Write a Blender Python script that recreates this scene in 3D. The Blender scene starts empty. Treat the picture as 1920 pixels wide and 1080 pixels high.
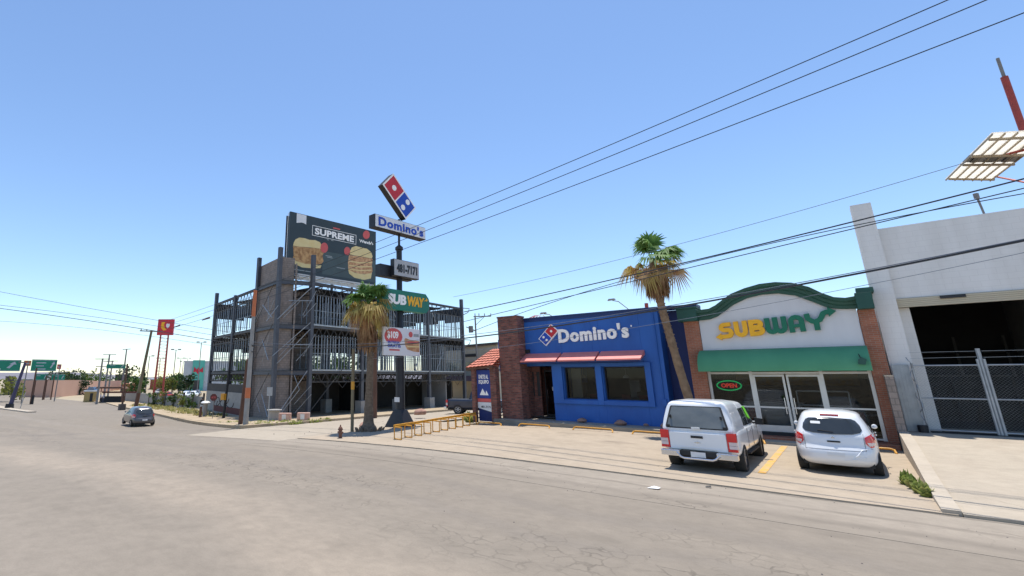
import bpy, bmesh, math, random
import numpy as np
from mathutils import Vector, Matrix
random.seed(7)
R = math.radians
S = bpy.context.scene
C = S.collection
# ------------------------------------------------------------------ camera
CF, CPX, CPY, CP, CH, CA = 900., 720., 480., R(14.1), 2.5, R(46.6)
FW = (-math.cos(CA), math.sin(CA)); RT = (math.sin(CA), math.cos(CA))
cd = bpy.data.cameras.new('camera'); cam = bpy.data.objects.new('camera', cd); C.objects.link(cam)
cd.sensor_width = 36; cd.lens = CF*36/1920
cd.shift_x = (960-CPX)/1920; cd.shift_y = -(540-CPY)/1920
cd.clip_start = .1; cd.clip_end = 5000
fwd = Vector((FW[0]*math.cos(CP), FW[1]*math.cos(CP), math.sin(CP)))
cam.location = (0, 0, CH); cam.rotation_euler = fwd.to_track_quat('-Z', 'Y').to_euler()
S.camera = cam
# ------------------------------------------------------------------ light
SUN_EL, SUN_AZ = R(77), R(-25)          # azimuth from +Y towards +X
w = bpy.data.worlds.new('World'); S.world = w; w.use_nodes = True
nt = w.node_tree; bg = nt.nodes['Background']
sky = nt.nodes.new('ShaderNodeTexSky'); sky.sky_type = 'NISHITA'; sky.sun_disc = False
sky.sun_elevation = SUN_EL; sky.sun_rotation = SUN_AZ
sky.altitude = 0; sky.air_density = 1.0; sky.dust_density = .1; sky.ozone_density = 4.4
nt.links.new(sky.outputs[0], bg.inputs[0]); bg.inputs[1].default_value = .15
sl = bpy.data.lights.new('sun', 'SUN'); sl.energy = 4.2; sl.angle = R(.6); sl.color = (1, .95, .87)
so = bpy.data.objects.new('sun', sl); C.objects.link(so)
sd = Vector((math.sin(SUN_AZ)*math.cos(SUN_EL), math.cos(SUN_AZ)*math.cos(SUN_EL), math.sin(SUN_EL)))
so.rotation_euler = sd.to_track_quat('Z', 'Y').to_euler(); so.location = (0, 0, 60)
S.view_settings.view_transform = 'Standard'; S.view_settings.look = 'None'
S.view_settings.exposure = .40; S.view_settings.gamma = 1

# ------------------------------------------------------------------ helpers: terrain and sight lines
def ss(a, b, t):
    t = max(0, min(1, (t-a)/(b-a))); return t*t*(3-2*t)
def zg(x, y):
    z = -1.35*ss(-8, -46, x)-0.9*ss(-40, -110, x)
    z += .09*ss(14, 24, y)*ss(-40, -20, x)
    z += 1.5*ss(-85, -190, x)*(1-ss(10, 24, y))
    return z
def ray(px, py):
    u = (px-CPX)/CF; v = (CPY-py)/CF
    f = math.cos(CP)-v*math.sin(CP); z = math.sin(CP)+v*math.cos(CP)
    return (FW[0]*f+RT[0]*u, FW[1]*f+RT[1]*u, z)
def bear(px, d):                     # point at distance d in the direction of column px
    r = ray(px, 706); h = math.hypot(r[0], r[1]); return r[0]/h*d, r[1]/h*d
def hat(px, py, x, y):
    d = ray(px, py); t = math.hypot(x, y)/math.hypot(d[0], d[1]); return CH+d[2]*t

# ------------------------------------------------------------------ helpers: materials
def N(nt, t, **k):
    n = nt.nodes.new(t)
    for a, b in k.items(): setattr(n, a, b)
    return n
def base_mat(name):
    m = bpy.data.materials.new(name); m.use_nodes = True
    return m, m.node_tree, m.node_tree.nodes['Principled BSDF']
def mat(name, c1, c2=None, scale=3., rough=.75, metal=0, bump=0., bscale=None, stretch=(1, 1, 1), emit=None, spec=.5, detail=6, contrast=.25, coat=0):
    m, nt, b = base_mat(name); L = nt.links.new
    c2 = c2 or tuple(x*.82 for x in c1)
    tc = N(nt, 'ShaderNodeTexCoord'); mp = N(nt, 'ShaderNodeMapping'); mp.inputs['Scale'].default_value = stretch
    L(tc.outputs['Object'], mp.inputs[0])
    no = N(nt, 'ShaderNodeTexNoise'); no.inputs['Scale'].default_value = scale; no.inputs['Detail'].default_value = detail
    L(mp.outputs[0], no.inputs['Vector'])
    cr = N(nt, 'ShaderNodeValToRGB'); cr.color_ramp.elements[0].position = .5-contrast; cr.color_ramp.elements[1].position = .5+contrast
    cr.color_ramp.elements[0].color = (*c2, 1); cr.color_ramp.elements[1].color = (*c1, 1)
    L(no.outputs['Fac'], cr.inputs[0]); L(cr.outputs[0], b.inputs['Base Color'])
    b.inputs['Roughness'].default_value = rough; b.inputs['Metallic'].default_value = metal
    b.inputs['Specular IOR Level'].default_value = spec; b.inputs['Coat Weight'].default_value = coat
    if bump:
        n2 = N(nt, 'ShaderNodeTexNoise'); n2.inputs['Scale'].default_value = bscale or scale*8; n2.inputs['Detail'].default_value = 8
        L(mp.outputs[0], n2.inputs['Vector'])
        bp = N(nt, 'ShaderNodeBump'); bp.inputs['Strength'].default_value = bump; bp.inputs['Distance'].default_value = .02
        L(n2.outputs['Fac'], bp.inputs['Height']); L(bp.outputs[0], b.inputs['Normal'])
    if emit:
        b.inputs['Emission Color'].default_value = (*emit[0], 1); b.inputs['Emission Strength'].default_value = emit[1]
    return m
def brick_mat(name, c1, c2, mortar, sx, sz, axis='X', mort=.02, bump=.4, streak=None):
    m, nt, b = base_mat(name); L = nt.links.new
    tc = N(nt, 'ShaderNodeTexCoord'); sp = N(nt, 'ShaderNodeSeparateXYZ'); L(tc.outputs['Object'], sp.inputs[0])
    ad = N(nt, 'ShaderNodeMath', operation='ADD'); L(sp.outputs[0], ad.inputs[0]); L(sp.outputs[1], ad.inputs[1])
    cb = N(nt, 'ShaderNodeCombineXYZ'); L(ad.outputs[0], cb.inputs[0]); L(sp.outputs[2], cb.inputs[1])
    br = N(nt, 'ShaderNodeTexBrick'); L(cb.outputs[0], br.inputs['Vector'])
    br.inputs['Color1'].default_value = (*c1, 1); br.inputs['Color2'].default_value = (*c2, 1); br.inputs['Mortar'].default_value = (*mortar, 1)
    br.inputs['Scale'].default_value = 1; br.inputs['Brick Width'].default_value = sx; br.inputs['Row Height'].default_value = sz
    br.inputs['Mortar Size'].default_value = mort*sz; br.inputs['Bias'].default_value = 0
    no = N(nt, 'ShaderNodeTexNoise'); no.inputs['Scale'].default_value = 2.5; no.inputs['Detail'].default_value = 8; L(tc.outputs['Object'], no.inputs['Vector'])
    if streak:
        mp = N(nt, 'ShaderNodeMapping'); mp.inputs['Scale'].default_value = streak; L(tc.outputs['Object'], mp.inputs[0]); L(mp.outputs[0], no.inputs['Vector'])
    mx = N(nt, 'ShaderNodeMix', data_type='RGBA', blend_type='MULTIPLY'); mx.inputs[0].default_value = .55
    cr = N(nt, 'ShaderNodeValToRGB'); cr.color_ramp.elements[0].position = .3; cr.color_ramp.elements[0].color = (.55, .55, .55, 1); cr.color_ramp.elements[1].position = .7; cr.color_ramp.elements[1].color = (1.15, 1.12, 1.1, 1)
    L(no.outputs['Fac'], cr.inputs[0]); L(br.outputs['Color'], mx.inputs[6]); L(cr.outputs[0], mx.inputs[7]); L(mx.outputs[2], b.inputs['Base Color'])
    bp = N(nt, 'ShaderNodeBump'); bp.inputs['Strength'].default_value = bump; bp.inputs['Distance'].default_value = .02
    L(br.outputs['Fac'], bp.inputs['Height']); bp.invert = True; L(bp.outputs[0], b.inputs['Normal'])
    b.inputs['Roughness'].default_value = .85
    return m
def ground_mat(name, c1, c2, c3, along=.12, crack=0., crack_scale=.9, lines=(), rough=.9, big=.12, stain=0., bands=(), crackband=None):
    """worn paving: mottled colour, streaks along the street, cracks in patches, dark lines at given Y"""
    m, nt, b = base_mat(name); L = nt.links.new
    tc = N(nt, 'ShaderNodeTexCoord'); P = tc.outputs['Object']
    def noise(sc, det=6, stretch=None, off=0):
        mp = N(nt, 'ShaderNodeMapping'); mp.inputs['Scale'].default_value = stretch or (1, 1, 1); mp.inputs['Location'].default_value = (off, off*1.7, 0); L(P, mp.inputs[0])
        n = N(nt, 'ShaderNodeTexNoise'); n.inputs['Scale'].default_value = sc; n.inputs['Detail'].default_value = det; n.inputs['Roughness'].default_value = .6; L(mp.outputs[0], n.inputs['Vector']); return n.outputs['Fac']
    def ramp(f, a, b_, va=0., vb=1.):
        r = N(nt, 'ShaderNodeMapRange'); r.inputs[1].default_value = a; r.inputs[2].default_value = b_; r.inputs[3].default_value = va; r.inputs[4].default_value = vb; L(f, r.inputs[0]); return r.outputs[0]
    def mix(f, A, B, mode='MIX'):
        x = N(nt, 'ShaderNodeMix', data_type='RGBA', blend_type=mode)
        if isinstance(f, float): x.inputs[0].default_value = f
        else: L(f, x.inputs[0])
        for s, v in ((6, A), (7, B)):
            if isinstance(v, tuple): x.inputs[s].default_value = (*v, 1)
            else: L(v, x.inputs[s])
        return x.outputs[2]
    def mul(a, b_):
        x = N(nt, 'ShaderNodeMath', operation='MULTIPLY')
        L(a, x.inputs[0])
        if isinstance(b_, float): x.inputs[1].default_value = b_
        else: L(b_, x.inputs[1])
        return x.outputs[0]
    col = mix(ramp(noise(big, 4), .35, .65), c1, c2)
    col = mix(ramp(noise(1., 5, (along, .45, 1), 3), .5, .72, 0, .75), col, c3)                # dusty streaks along the street
    if bands or crackband:
        spb = N(nt, 'ShaderNodeSeparateXYZ'); L(P, spb.inputs[0]); wob = ramp(noise(.16, 3, (1, .2, 1), 41), .3, .7, -.7, .7)
        ya = N(nt, 'ShaderNodeMath', operation='ADD'); L(spb.outputs[1], ya.inputs[0]); L(wob, ya.inputs[1])
        def band(y0, hw, va=1.):
            a = N(nt, 'ShaderNodeMath', operation='ADD'); L(ya.outputs[0], a.inputs[0]); a.inputs[1].default_value = -y0
            b_ = N(nt, 'ShaderNodeMath', operation='ABSOLUTE'); L(a.outputs[0], b_.inputs[0]); return ramp(b_.outputs[0], hw*.25, hw, va, 0)
        for (y0, hw, cc, st) in bands: col = mix(mul(band(y0, hw, st), ramp(noise(.5, 5, (.25, 1, 1), y0), .25, .6, .35, 1)), col, cc)
    col = mix(ramp(noise(2.2, 9, None, 9), .40, .66, 0, .26), col, tuple(x*.62 for x in c1))
    col = mix(ramp(noise(7, 6, (.6, 1, 1), 23), .42, .62, 0, .14), col, tuple(x*.55 for x in c1))
    g = noise(38, 3); col = mix(ramp(g, .35, .65, 0, .16), col, tuple(x*.5 for x in c1))       # aggregate
    if stain: col = mix(ramp(noise(.55, 3, (.7, 1.2, 1), 31), .61, .72, 0, stain), col, tuple(x*.38 for x in c1))
    hgt = None
    if crack:
        vo = N(nt, 'ShaderNodeTexVoronoi', feature='DISTANCE_TO_EDGE'); vo.inputs['Scale'].default_value = crack_scale
        wn = N(nt, 'ShaderNodeTexNoise'); wn.inputs['Scale'].default_value = 1.6; wn.inputs['Detail'].default_value = 5; L(P, wn.inputs['Vector'])
        vm = N(nt, 'ShaderNodeVectorMath', operation='MULTIPLY_ADD'); vm.inputs[1].default_value = (.55, .55, .55); L(wn.outputs['Color'], vm.inputs[0]); L(P, vm.inputs[2]); L(vm.outputs[0], vo.inputs['Vector'])
        cr = ramp(vo.outputs['Distance'], .004*crack_scale, .02*crack_scale, 1, 0)
        msk = ramp(noise(.35, 4, (.35, 1, 1), 17), .52, .62)
        if crackband: msk = mul(ramp(noise(.5, 5, (.4, 1, 1), 17), .40, .56), band(*crackband))
        msk = mul(msk, ramp(noise(1.7, 4, None, 51), .42, .58, .1, 1))
        hgt = mul(cr, msk)
        col = mix(mul(hgt, crack), col, tuple(x*.3 for x in c1))
    if lines:
        sp = N(nt, 'ShaderNodeSeparateXYZ'); L(P, sp.inputs[0])
        wv = noise(.6, 3, (1, .05, 1), 5)
        for (y0, wd, st) in lines:
            a = N(nt, 'ShaderNodeMath', operation='ADD'); L(sp.outputs[1], a.inputs[0]); a.inputs[1].default_value = -y0
            a2 = N(nt, 'ShaderNodeMath', operation='ADD'); L(a.outputs[0], a2.inputs[0]); L(ramp(wv, 0, 1, -.18, .18), a2.inputs[1])
            ab = N(nt, 'ShaderNodeMath', operation='ABSOLUTE'); L(a2.outputs[0], ab.inputs[0])
            ln = ramp(ab.outputs[0], wd*.2, wd, st, 0)
            col = mix(mul(ln, ramp(noise(1.5, 4, (.5, 1, 1), 11), .3, .6, .35, 1.)), col, tuple(x*.34 for x in c1))
    L(col, b.inputs['Base Color']); b.inputs['Roughness'].default_value = rough; b.inputs['Specular IOR Level'].default_value = .25
    bp = N(nt, 'ShaderNodeBump'); bp.inputs['Strength'].default_value = .35; bp.inputs['Distance'].default_value = .01; L(g, bp.inputs['Height'])
    if hgt:
        b2 = N(nt, 'ShaderNodeBump', invert=True); b2.inputs['Strength'].default_value = .5; b2.inputs['Distance'].default_value = .02; L(hgt, b2.inputs['Height']); L(bp.outputs[0], b2.inputs['Normal']); bp = b2
    L(bp.outputs[0], b.inputs['Normal'])
    return m
def glass_mat(name, tint, trans=.5, rough=.03):
    m, nt, b = base_mat(name); L = nt.links.new
    nt.nodes.remove(b); out = nt.nodes['Material Output']
    tr = N(nt, 'ShaderNodeBsdfTransparent'); tr.inputs[0].default_value = (*tint, 1)
    gl = N(nt, 'ShaderNodeBsdfGlossy'); gl.inputs['Roughness'].default_value = rough; gl.inputs[0].default_value = (.9, .95, 1, 1)
    fr = N(nt, 'ShaderNodeFresnel'); fr.inputs[0].default_value = 1.5
    a = N(nt, 'ShaderNodeMath', operation='MULTIPLY_ADD'); L(fr.outputs[0], a.inputs[0]); a.inputs[1].default_value = .30; a.inputs[2].default_value = trans
    mx = N(nt, 'ShaderNodeMixShader'); L(a.outputs[0], mx.inputs[0]); L(tr.outputs[0], mx.inputs[1]); L(gl.outputs[0], mx.inputs[2]); L(mx.outputs[0], out.inputs[0])
    return m
def leaf_mat(name, c1, c2, scale=1.5):
    m = mat(name, c1, c2, scale=scale, rough=.6, spec=.3, contrast=.15)
    b = m.node_tree.nodes['Principled BSDF']
    m.node_tree.nodes['Principled BSDF'].inputs['Subsurface Weight'].default_value = 0
    nt = m.node_tree; out = nt.nodes['Material Output']; tl = N(nt, 'ShaderNodeBsdfTranslucent'); mx = N(nt, 'ShaderNodeMixShader'); mx.inputs[0].default_value = .35
    nt.links.new(b.inputs['Base Color'].links[0].from_socket, tl.inputs[0]); nt.links.new(b.outputs[0], mx.inputs[1]); nt.links.new(tl.outputs[0], mx.inputs[2]); nt.links.new(mx.outputs[0], out.inputs[0])
    return m

M = {}
M['road'] = ground_mat('road', (.248, .211, .167), (.268, .228, .182), (.30, .254, .20), crack=.45, crack_scale=3.4, crackband=(8.0, 2.2), bands=((5.2, 1.5, (.37, .305, .235), .8), (.8, 2.2, (.31, .265, .215), .5), (9.9, .5, (.20, .175, .15), .35), (8.2, .4, (.20, .175, .15), .3), (12.3, .7, (.30, .26, .215), .5)), stain=.18, big=.05)
M['gutter'] = ground_mat('gutter', (.31, .265, .212), (.34, .29, .232), (.37, .315, .25), along=.2, lines=((13.15, .13, .4), (12.2, .28, .3), (14.24, .07, .75)), bands=((11.35, 1.5, (.25, .212, .168), 1.),), crack=.5)  # uneven dark lines along the street, put into the colour
M['lot'] = ground_mat('lot', (.41, .335, .25), (.44, .36, .27), (.375, .305, .225), along=.5, crack=.55, crack_scale=.6, stain=.5, lines=((19.0, .02, .5),))
M['drive'] = ground_mat('drive', (.44, .375, .29), (.475, .405, .315), (.41, .34, .262), along=.7, stain=.12, crack=.4, crack_scale=.5)
M['side'] = ground_mat('side', (.40, .34, .265), (.43, .37, .29), (.37, .31, .24), along=1, crack=.4, crack_scale=1.5)
M['dirt'] = ground_mat('dirt', (.42, .33, .22), (.50, .40, .28), (.36, .27, .17), along=1, big=.4, rough=1)
M['walk'] = ground_mat('walk', (.48, .41, .325), (.52, .45, .355), (.45, .385, .30), along=1)
M['ground'] = ground_mat('ground', (.38, .31, .21), (.44, .37, .26), (.34, .27, .18), along=1, big=.05)
M['kerb'] = mat('kerb', (.30, .275, .23), (.20, .18, .15), 2, .9, bump=.3)
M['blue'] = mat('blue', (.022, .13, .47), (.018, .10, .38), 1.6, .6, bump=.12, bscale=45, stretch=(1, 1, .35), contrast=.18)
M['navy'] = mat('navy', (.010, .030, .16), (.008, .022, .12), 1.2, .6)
M['bluetrim'] = mat('bluetrim', (.008, .035, .16), None, 2, .5)
M['white'] = mat('white', (.78, .78, .77), (.66, .66, .65), 1.1, .6)
M['whitewall'] = brick_mat('whitewall', (.78, .765, .74), (.765, .75, .725), (.72, .705, .68), .4, .2, mort=.04, bump=.06, streak=(1, 1, .16))
for n_ in M['whitewall'].node_tree.nodes:
    if n_.type == 'VALTORGB': n_.color_ramp.elements[0].color = (.80, .785, .76, 1); n_.color_ramp.elements[1].color = (1.02, 1.02, 1.02, 1)
M['signwhite'] = mat('signwhite', (.80, .80, .80), (.74, .74, .74), 2, .4)
M['letterwhite'] = mat('letterwhite', (.85, .84, .82), (.78, .77, .75), 2, .4, emit=((1, .98, .94), .06))
M['black'] = mat('black', (.012, .013, .017), (.02, .02, .024), 2, .5)
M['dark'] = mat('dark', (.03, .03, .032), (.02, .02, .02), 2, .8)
M['steel'] = mat('steel', (.10, .108, .125), (.065, .07, .085), 1.5, .55, metal=.2)
M['galv'] = mat('galv', (.42, .44, .46), (.30, .32, .34), 4, .45, metal=.6)
M['stud'] = mat('stud', (.34, .38, .42), (.22, .25, .28), 4, .5, metal=.5)
M['joist'] = mat('joist', (.085, .08, .075), (.05, .048, .045), 3, .7)
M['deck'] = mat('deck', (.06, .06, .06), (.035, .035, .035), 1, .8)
M['block'] = brick_mat('block', (.30, .25, .22), (.25, .21, .185), (.19, .165, .145), .4, .2, mort=.08)
M['brickp'] = brick_mat('brickp', (.34, .12, .085), (.15, .055, .045), (.17, .13, .115), .24, .085, mort=.14, bump=.8)
M['brick2'] = brick_mat('brick2', (.40, .15, .085), (.33, .115, .065), (.34, .24, .18), .22, .07, mort=.1)
M['yellow'] = mat('yellow', (.70, .34, .02), (.55, .24, .02), 3, .5)
M['yellowline'] = mat('yellowline', (.66, .36, .07), (.52, .36, .18), 4, .8, contrast=.1)
M['red'] = mat('red', (.60, .015, .02), (.52, .012, .018), 2, .45)
M['dred'] = mat('dred', (.64, .02, .03), None, 2, .45)
M['dblue'] = mat('dblue', (.008, .07, .50), None, 2, .45)
M['awnred'] = mat('awnred', (.85, .27, .23), (.76, .22, .19), 2.5, .6, bump=.1)
M['tile'] = mat('tile', (.62, .19, .11), (.44, .11, .07), 3.5, .7)
M['green'] = mat('green', (.085, .31, .17), (.06, .25, .13), 1.2, .7, stretch=(1, 1, .4))
M['cornice'] = mat('cornice', (.016, .085, .062), (.012, .065, .05), 2, .6)
M['sgreen'] = mat('sgreen', (.0, .16, .085), None, 2, .5)
M['syellow'] = mat('syellow', (1., .50, .01), None, 2, .5)
M['panelgrey'] = mat('panelgrey', (.68, .68, .69), (.61, .61, .625), 2.2, .75, stretch=(1, 1, .2))
M['greensign'] = mat('greensign', (.0, .25, .15), (.0, .21, .12), 1, .4)
M['sgback'] = mat('sgback', (.005, .20, .13), None, 2, .5)
M['alu'] = mat('alu', (.62, .62, .60), (.50, .50, .49), 3, .4, metal=.35)
M['glassd'] = glass_mat('glassd', (.58, .60, .61), .003)
M['glassw'] = glass_mat('glassw', (.62, .64, .65), .006)
M['glasscar'] = glass_mat('glasscar', (.10, .11, .11), .10)
M['carwhite'] = mat('carwhite', (.80, .81, .82), (.76, .77, .78), 1, .28, coat=.6)
M['cargrey'] = mat('cargrey', (.11, .105, .11), (.09, .088, .09), 1, .3, metal=.4, coat=.6)
M['paleblock'] = mat('paleblock', (.52, .26, .19), (.58, .42, .34), 3, .8)
M['dado'] = mat('dado', (.14, .04, .035), None, 2, .8)
M['palewire'] = mat('palewire', (.16, .19, .24), None, 3, .6)
M['phonegrey'] = mat('phonegrey', (.50, .50, .50), None, 2, .6)
M['carnavy'] = mat('carnavy', (.02, .03, .06), None, 1, .3, metal=.2, coat=.6)
M['carred'] = mat('carred', (.5, .03, .03), None, 1, .3, coat=.5)
M['carblue'] = mat('carblue', (.10, .16, .24), None, 1, .3, coat=.5)
M['shutglass'] = mat('shutglass', (.19, .20, .19), (.11, .12, .115), 2.2, .12, spec=.8)
M['darkglass'] = mat('darkglass', (.02, .024, .026), (.035, .04, .04), 2, .08, spec=.8)
M['tyre'] = mat('tyre', (.02, .02, .02), (.035, .033, .03), 6, .9)
M['rim'] = mat('rim', (.42, .42, .43), (.3, .3, .31), 6, .4, metal=.7)
M['chrome'] = mat('chrome', (.72, .73, .75), (.62, .63, .65), 2, .18, metal=.9)
M['lampred'] = mat('lampred', (.75, .02, .02), (.6, .012, .015), 5, .2, coat=.5)
M['lampclear'] = mat('lampclear', (.75, .62, .6), None, 5, .2, coat=.5)
M['lime'] = mat('lime', (.22, .80, .03), None, 4, .6)
M['plate'] = mat('plate', (.72, .72, .72), None, 5, .5)
M['bark'] = mat('bark', (.22, .165, .115), (.11, .08, .055), 5, .95, bump=1., bscale=14, stretch=(1, 1, 2.2))
M['bark2'] = mat('bark2', (.30, .20, .12), (.16, .10, .06), 5, .95, bump=1., bscale=9)
M['palmgreen'] = leaf_mat('palmgreen', (.20, .33, .08), (.07, .16, .035), 2.6)
M['palmyellow'] = leaf_mat('palmyellow', (.52, .42, .12), (.36, .24, .08), 2.5)
M['palmstraw'] = leaf_mat('palmstraw', (.58, .40, .20), (.38, .20, .10), 3)
M['palmdead'] = leaf_mat('palmdead', (.42, .26, .13), (.24, .12, .055), 4)
M['leaf'] = leaf_mat('leaf', (.10, .17, .035), (.04, .085, .02), .8)
M['leafdark'] = leaf_mat('leafdark', (.03, .065, .025), (.018, .04, .015), .8)
M['leafyel'] = leaf_mat('leafyel', (.24, .24, .05), (.12, .15, .03), .8)
M['weed'] = leaf_mat('weed', (.26, .34, .08), (.36, .34, .12), 3)
M['straw'] = leaf_mat('straw', (.40, .33, .12), (.20, .22, .06), 2)
M['concrete'] = mat('concrete', (.36, .345, .32), (.27, .26, .24), 2.5, .9, bump=.3)
M['creosote'] = mat('creosote', (.17, .09, .06), (.10, .055, .04), 4, .95, bump=.5, stretch=(1, 1, .15))
M['woodpole'] = mat('woodpole', (.24, .20, .12), (.15, .12, .08), 4, .95, bump=.5, stretch=(1, 1, .15))
M['greypole'] = mat('greypole', (.26, .25, .24), (.19, .18, .175), 3, .9)
M['wire'] = mat('wire', (.025, .03, .04), None, 3, .6)
M['pink'] = mat('pink', (.60, .37, .27), (.54, .32, .23), .25, .95)
M['orange'] = mat('orange', (.60, .17, .06), None, 3, .6)
M['cream'] = mat('cream', (.55, .50, .38), (.47, .42, .32), 1, .9)
M['teal'] = mat('teal', (.11, .48, .40), (.10, .43, .36), .5, .7)
M['storered'] = mat('storered', (.62, .02, .05), None, 2, .5)
M['redpaint'] = mat('redpaint', (.42, .06, .045), (.30, .05, .035), 3, .6)
M['bill'] = mat('bill', (.034, .052, .060), (.025, .040, .046), .6, .5)
M['bill2'] = mat('bill2', (.075, .105, .105), (.05, .075, .075), .6, .5)
M['bun'] = mat('bun', (.80, .66, .34), (.74, .54, .22), 1.2, .6)
M['patty'] = mat('patty', (.62, .36, .15), (.34, .16, .06), 3.0, .7, contrast=.12)
M['patty2'] = mat('patty2', (.70, .42, .22), (.46, .22, .10), 3.0, .7, contrast=.12)
M['badge'] = mat('badge', (.72, .12, .11), None, 3, .5)
M['greytext'] = mat('greytext', (.35, .38, .38), None, 3, .6)
M['rock'] = mat('rock', (.45, .27, .20), (.30, .17, .13), 4, .95, bump=.8)
M['skin'] = mat('skin', (.32, .18, .12), None, 3, .7)
M['shirt'] = mat('shirt', (.35, .37, .45), None, 3, .8)
M['trousers'] = mat('trousers', (.03, .04, .08), None, 3, .8)
M['kiosk'] = mat('kiosk', (.46, .32, .12), None, 2, .7)
M['hydrant'] = mat('hydrant', (.20, .09, .06), (.12, .06, .04), 6, .8)
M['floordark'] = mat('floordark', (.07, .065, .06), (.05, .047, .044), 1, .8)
M['redbrown'] = mat('redbrown', (.36, .12, .075), (.28, .09, .06), .3, .9)
M['fencegrey'] = mat('fencegrey', (.33, .32, .30), (.25, .24, .23), .8, .95)
M['mountain'] = mat('mountain', (.20, .19, .22), (.16, .15, .16), .01, 1)
M['bluefab'] = mat('bluefab', (.03, .06, .30), None, 2, .7)
M['violet'] = mat('violet', (.07, .06, .12), None, 2, .7)
M['sky_white'] = mat('sky_white', (.55, .58, .62), None, 1, .8)
M['sole'] = mat('sole', (.13, .11, .10), (.08, .07, .065), 3, .9)

# ------------------------------------------------------------------ helpers: mesh builder
class MB:
    def __init__(s): s.v = []; s.f = []; s.m = []
    def add(s, v, f, mi=0):
        o = len(s.v); s.v += [tuple(p) for p in v]; s.f += [tuple(i+o for i in q) for q in f]; s.m += [mi]*len(f); return s
    def box(s, x0, x1, y0, y1, z0, z1, mi=0):
        v = [(x, y, z) for z in (z0, z1) for y in (y0, y1) for x in (x0, x1)]
        return s.add(v, [(0, 2, 3, 1), (4, 5, 7, 6), (0, 1, 5, 4), (2, 6, 7, 3), (0, 4, 6, 2), (1, 3, 7, 5)], mi)
    def tube(s, pts, r, n=8, mi=0, cap=True):
        pts = [Vector(p) for p in pts]; k = len(pts); rs = r if isinstance(r, (list, tuple)) else [r]*k
        o = len(s.v); up = None
        for i, p in enumerate(pts):
            t = (pts[min(i+1, k-1)]-pts[max(i-1, 0)]).normalized()
            if up is None: up = Vector((0, 0, 1)) if abs(t.z) < .9 else Vector((1, 0, 0))
            a = t.cross(up).normalized(); b_ = a.cross(t).normalized(); up = b_
            for j in range(n):
                q = 2*math.pi*(j+.5)/n; s.v.append(tuple(p+a*math.cos(q)*rs[i]+b_*math.sin(q)*rs[i]))
        for i in range(k-1):
            for j in range(n):
                s.f.append((o+i*n+j, o+i*n+(j+1) % n, o+(i+1)*n+(j+1) % n, o+(i+1)*n+j)); s.m.append(mi)
        if cap:
            s.f.append(tuple(o+j for j in reversed(range(n)))); s.m.append(mi)
            s.f.append(tuple(o+(k-1)*n+j for j in range(n))); s.m.append(mi)
        return s
    def bar(s, a, b, w_, h=None, mi=0):           # rectangular bar from a to b
        return s.tube([a, b], [w_*.7071]*2, 4, mi)
    def prism(s, fr, pts, d0, d1, mi=0):          # 2-D outline in a frame, extruded from normal d0 to d1
        n = len(pts); o = [fr(x, y, d0) for x, y in pts]+[fr(x, y, d1) for x, y in pts]
        f = [tuple(reversed(range(n))), tuple(range(n, 2*n))]+[(i, (i+1) % n, n+(i+1) % n, n+i) for i in range(n)]
        return s.add(o, f, mi)
    def rect(s, fr, x0, x1, y0, y1, d0, d1, mi=0): return s.prism(fr, [(x0, y0), (x1, y0), (x1, y1), (x0, y1)], d0, d1, mi)
    def lathe(s, c, prof, n=16, mi=0):
        o = len(s.v)
        for r, z in prof:
            for j in range(n): s.v.append((c[0]+r*math.cos(2*math.pi*j/n), c[1]+r*math.sin(2*math.pi*j/n), c[2]+z))
        for i in range(len(prof)-1):
            for j in range(n): s.f.append((o+i*n+j, o+i*n+(j+1) % n, o+(i+1)*n+(j+1) % n, o+(i+1)*n+j)); s.m.append(mi)
        s.f.append(tuple(o+j for j in reversed(range(n)))); s.m.append(mi)
        s.f.append(tuple(o+(len(prof)-1)*n+j for j in range(n))); s.m.append(mi)
        return s
    def mesh(s, name, mats, smooth=False, sharp=40):
        me = bpy.data.meshes.new(name); me.from_pydata(s.v, [], s.f)
        for m_ in (mats if isinstance(mats, (list, tuple)) else [mats]): me.materials.append(M[m_] if isinstance(m_, str) else m_)
        me.polygons.foreach_set('material_index', s.m); me.validate(); me.update()
        if smooth:
            me.polygons.foreach_set('use_smooth', [True]*len(me.polygons)); me.set_sharp_from_angle(angle=R(sharp))
        return me
    def build(s, name, mats, parent=None, smooth=False, bevel=0, sharp=40):
        o = bpy.data.objects.new(name, s.mesh(name, mats, smooth, sharp)); C.objects.link(o)
        if parent is not None:
            o.parent = parent; o.matrix_parent_inverse = parent_world(parent).inverted()
        if bevel:
            b = o.modifiers.new('bevel', 'BEVEL'); b.width = bevel; b.segments = 2; b.limit_method = 'ANGLE'
        return o
def parent_world(o):
    m = o.matrix_basis.copy()
    if o.parent: m = parent_world(o.parent) @ o.matrix_parent_inverse @ m
    return m
def frame(o, ux, uy=(0, 0, 1)):
    o = Vector(o); ux = Vector(ux).normalized(); uy = Vector(uy).normalized(); n = ux.cross(uy).normalized()
    return lambda x, y, d=0.: tuple(o+ux*x+uy*y+n*d)
def tag(o, label=None, cat=None, group=None, kind=None):
    if label: o['label'] = label
    if cat: o['category'] = cat
    if group: o['group'] = group
    if kind: o['kind'] = kind
    return o
def thing(name, label, cat, loc=(0, 0, 0), rz=0, group=None):
    o = bpy.data.objects.new(name, None); C.objects.link(o); o.location = loc; o.rotation_euler = (0, 0, rz)
    o.empty_display_size = .2
    return tag(o, label, cat, group)
def struct(mb, name, m, label, smooth=False): return tag(mb.build(name, m, smooth=smooth), label, name.replace('_', ' '), kind='structure')
def copy_tree(o, parent=None):
    c = o.copy(); C.objects.link(c)
    if parent is not None: c.parent = parent
    for ch in list(o.children): copy_tree(ch, c)
    return c
_txt = {}
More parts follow.
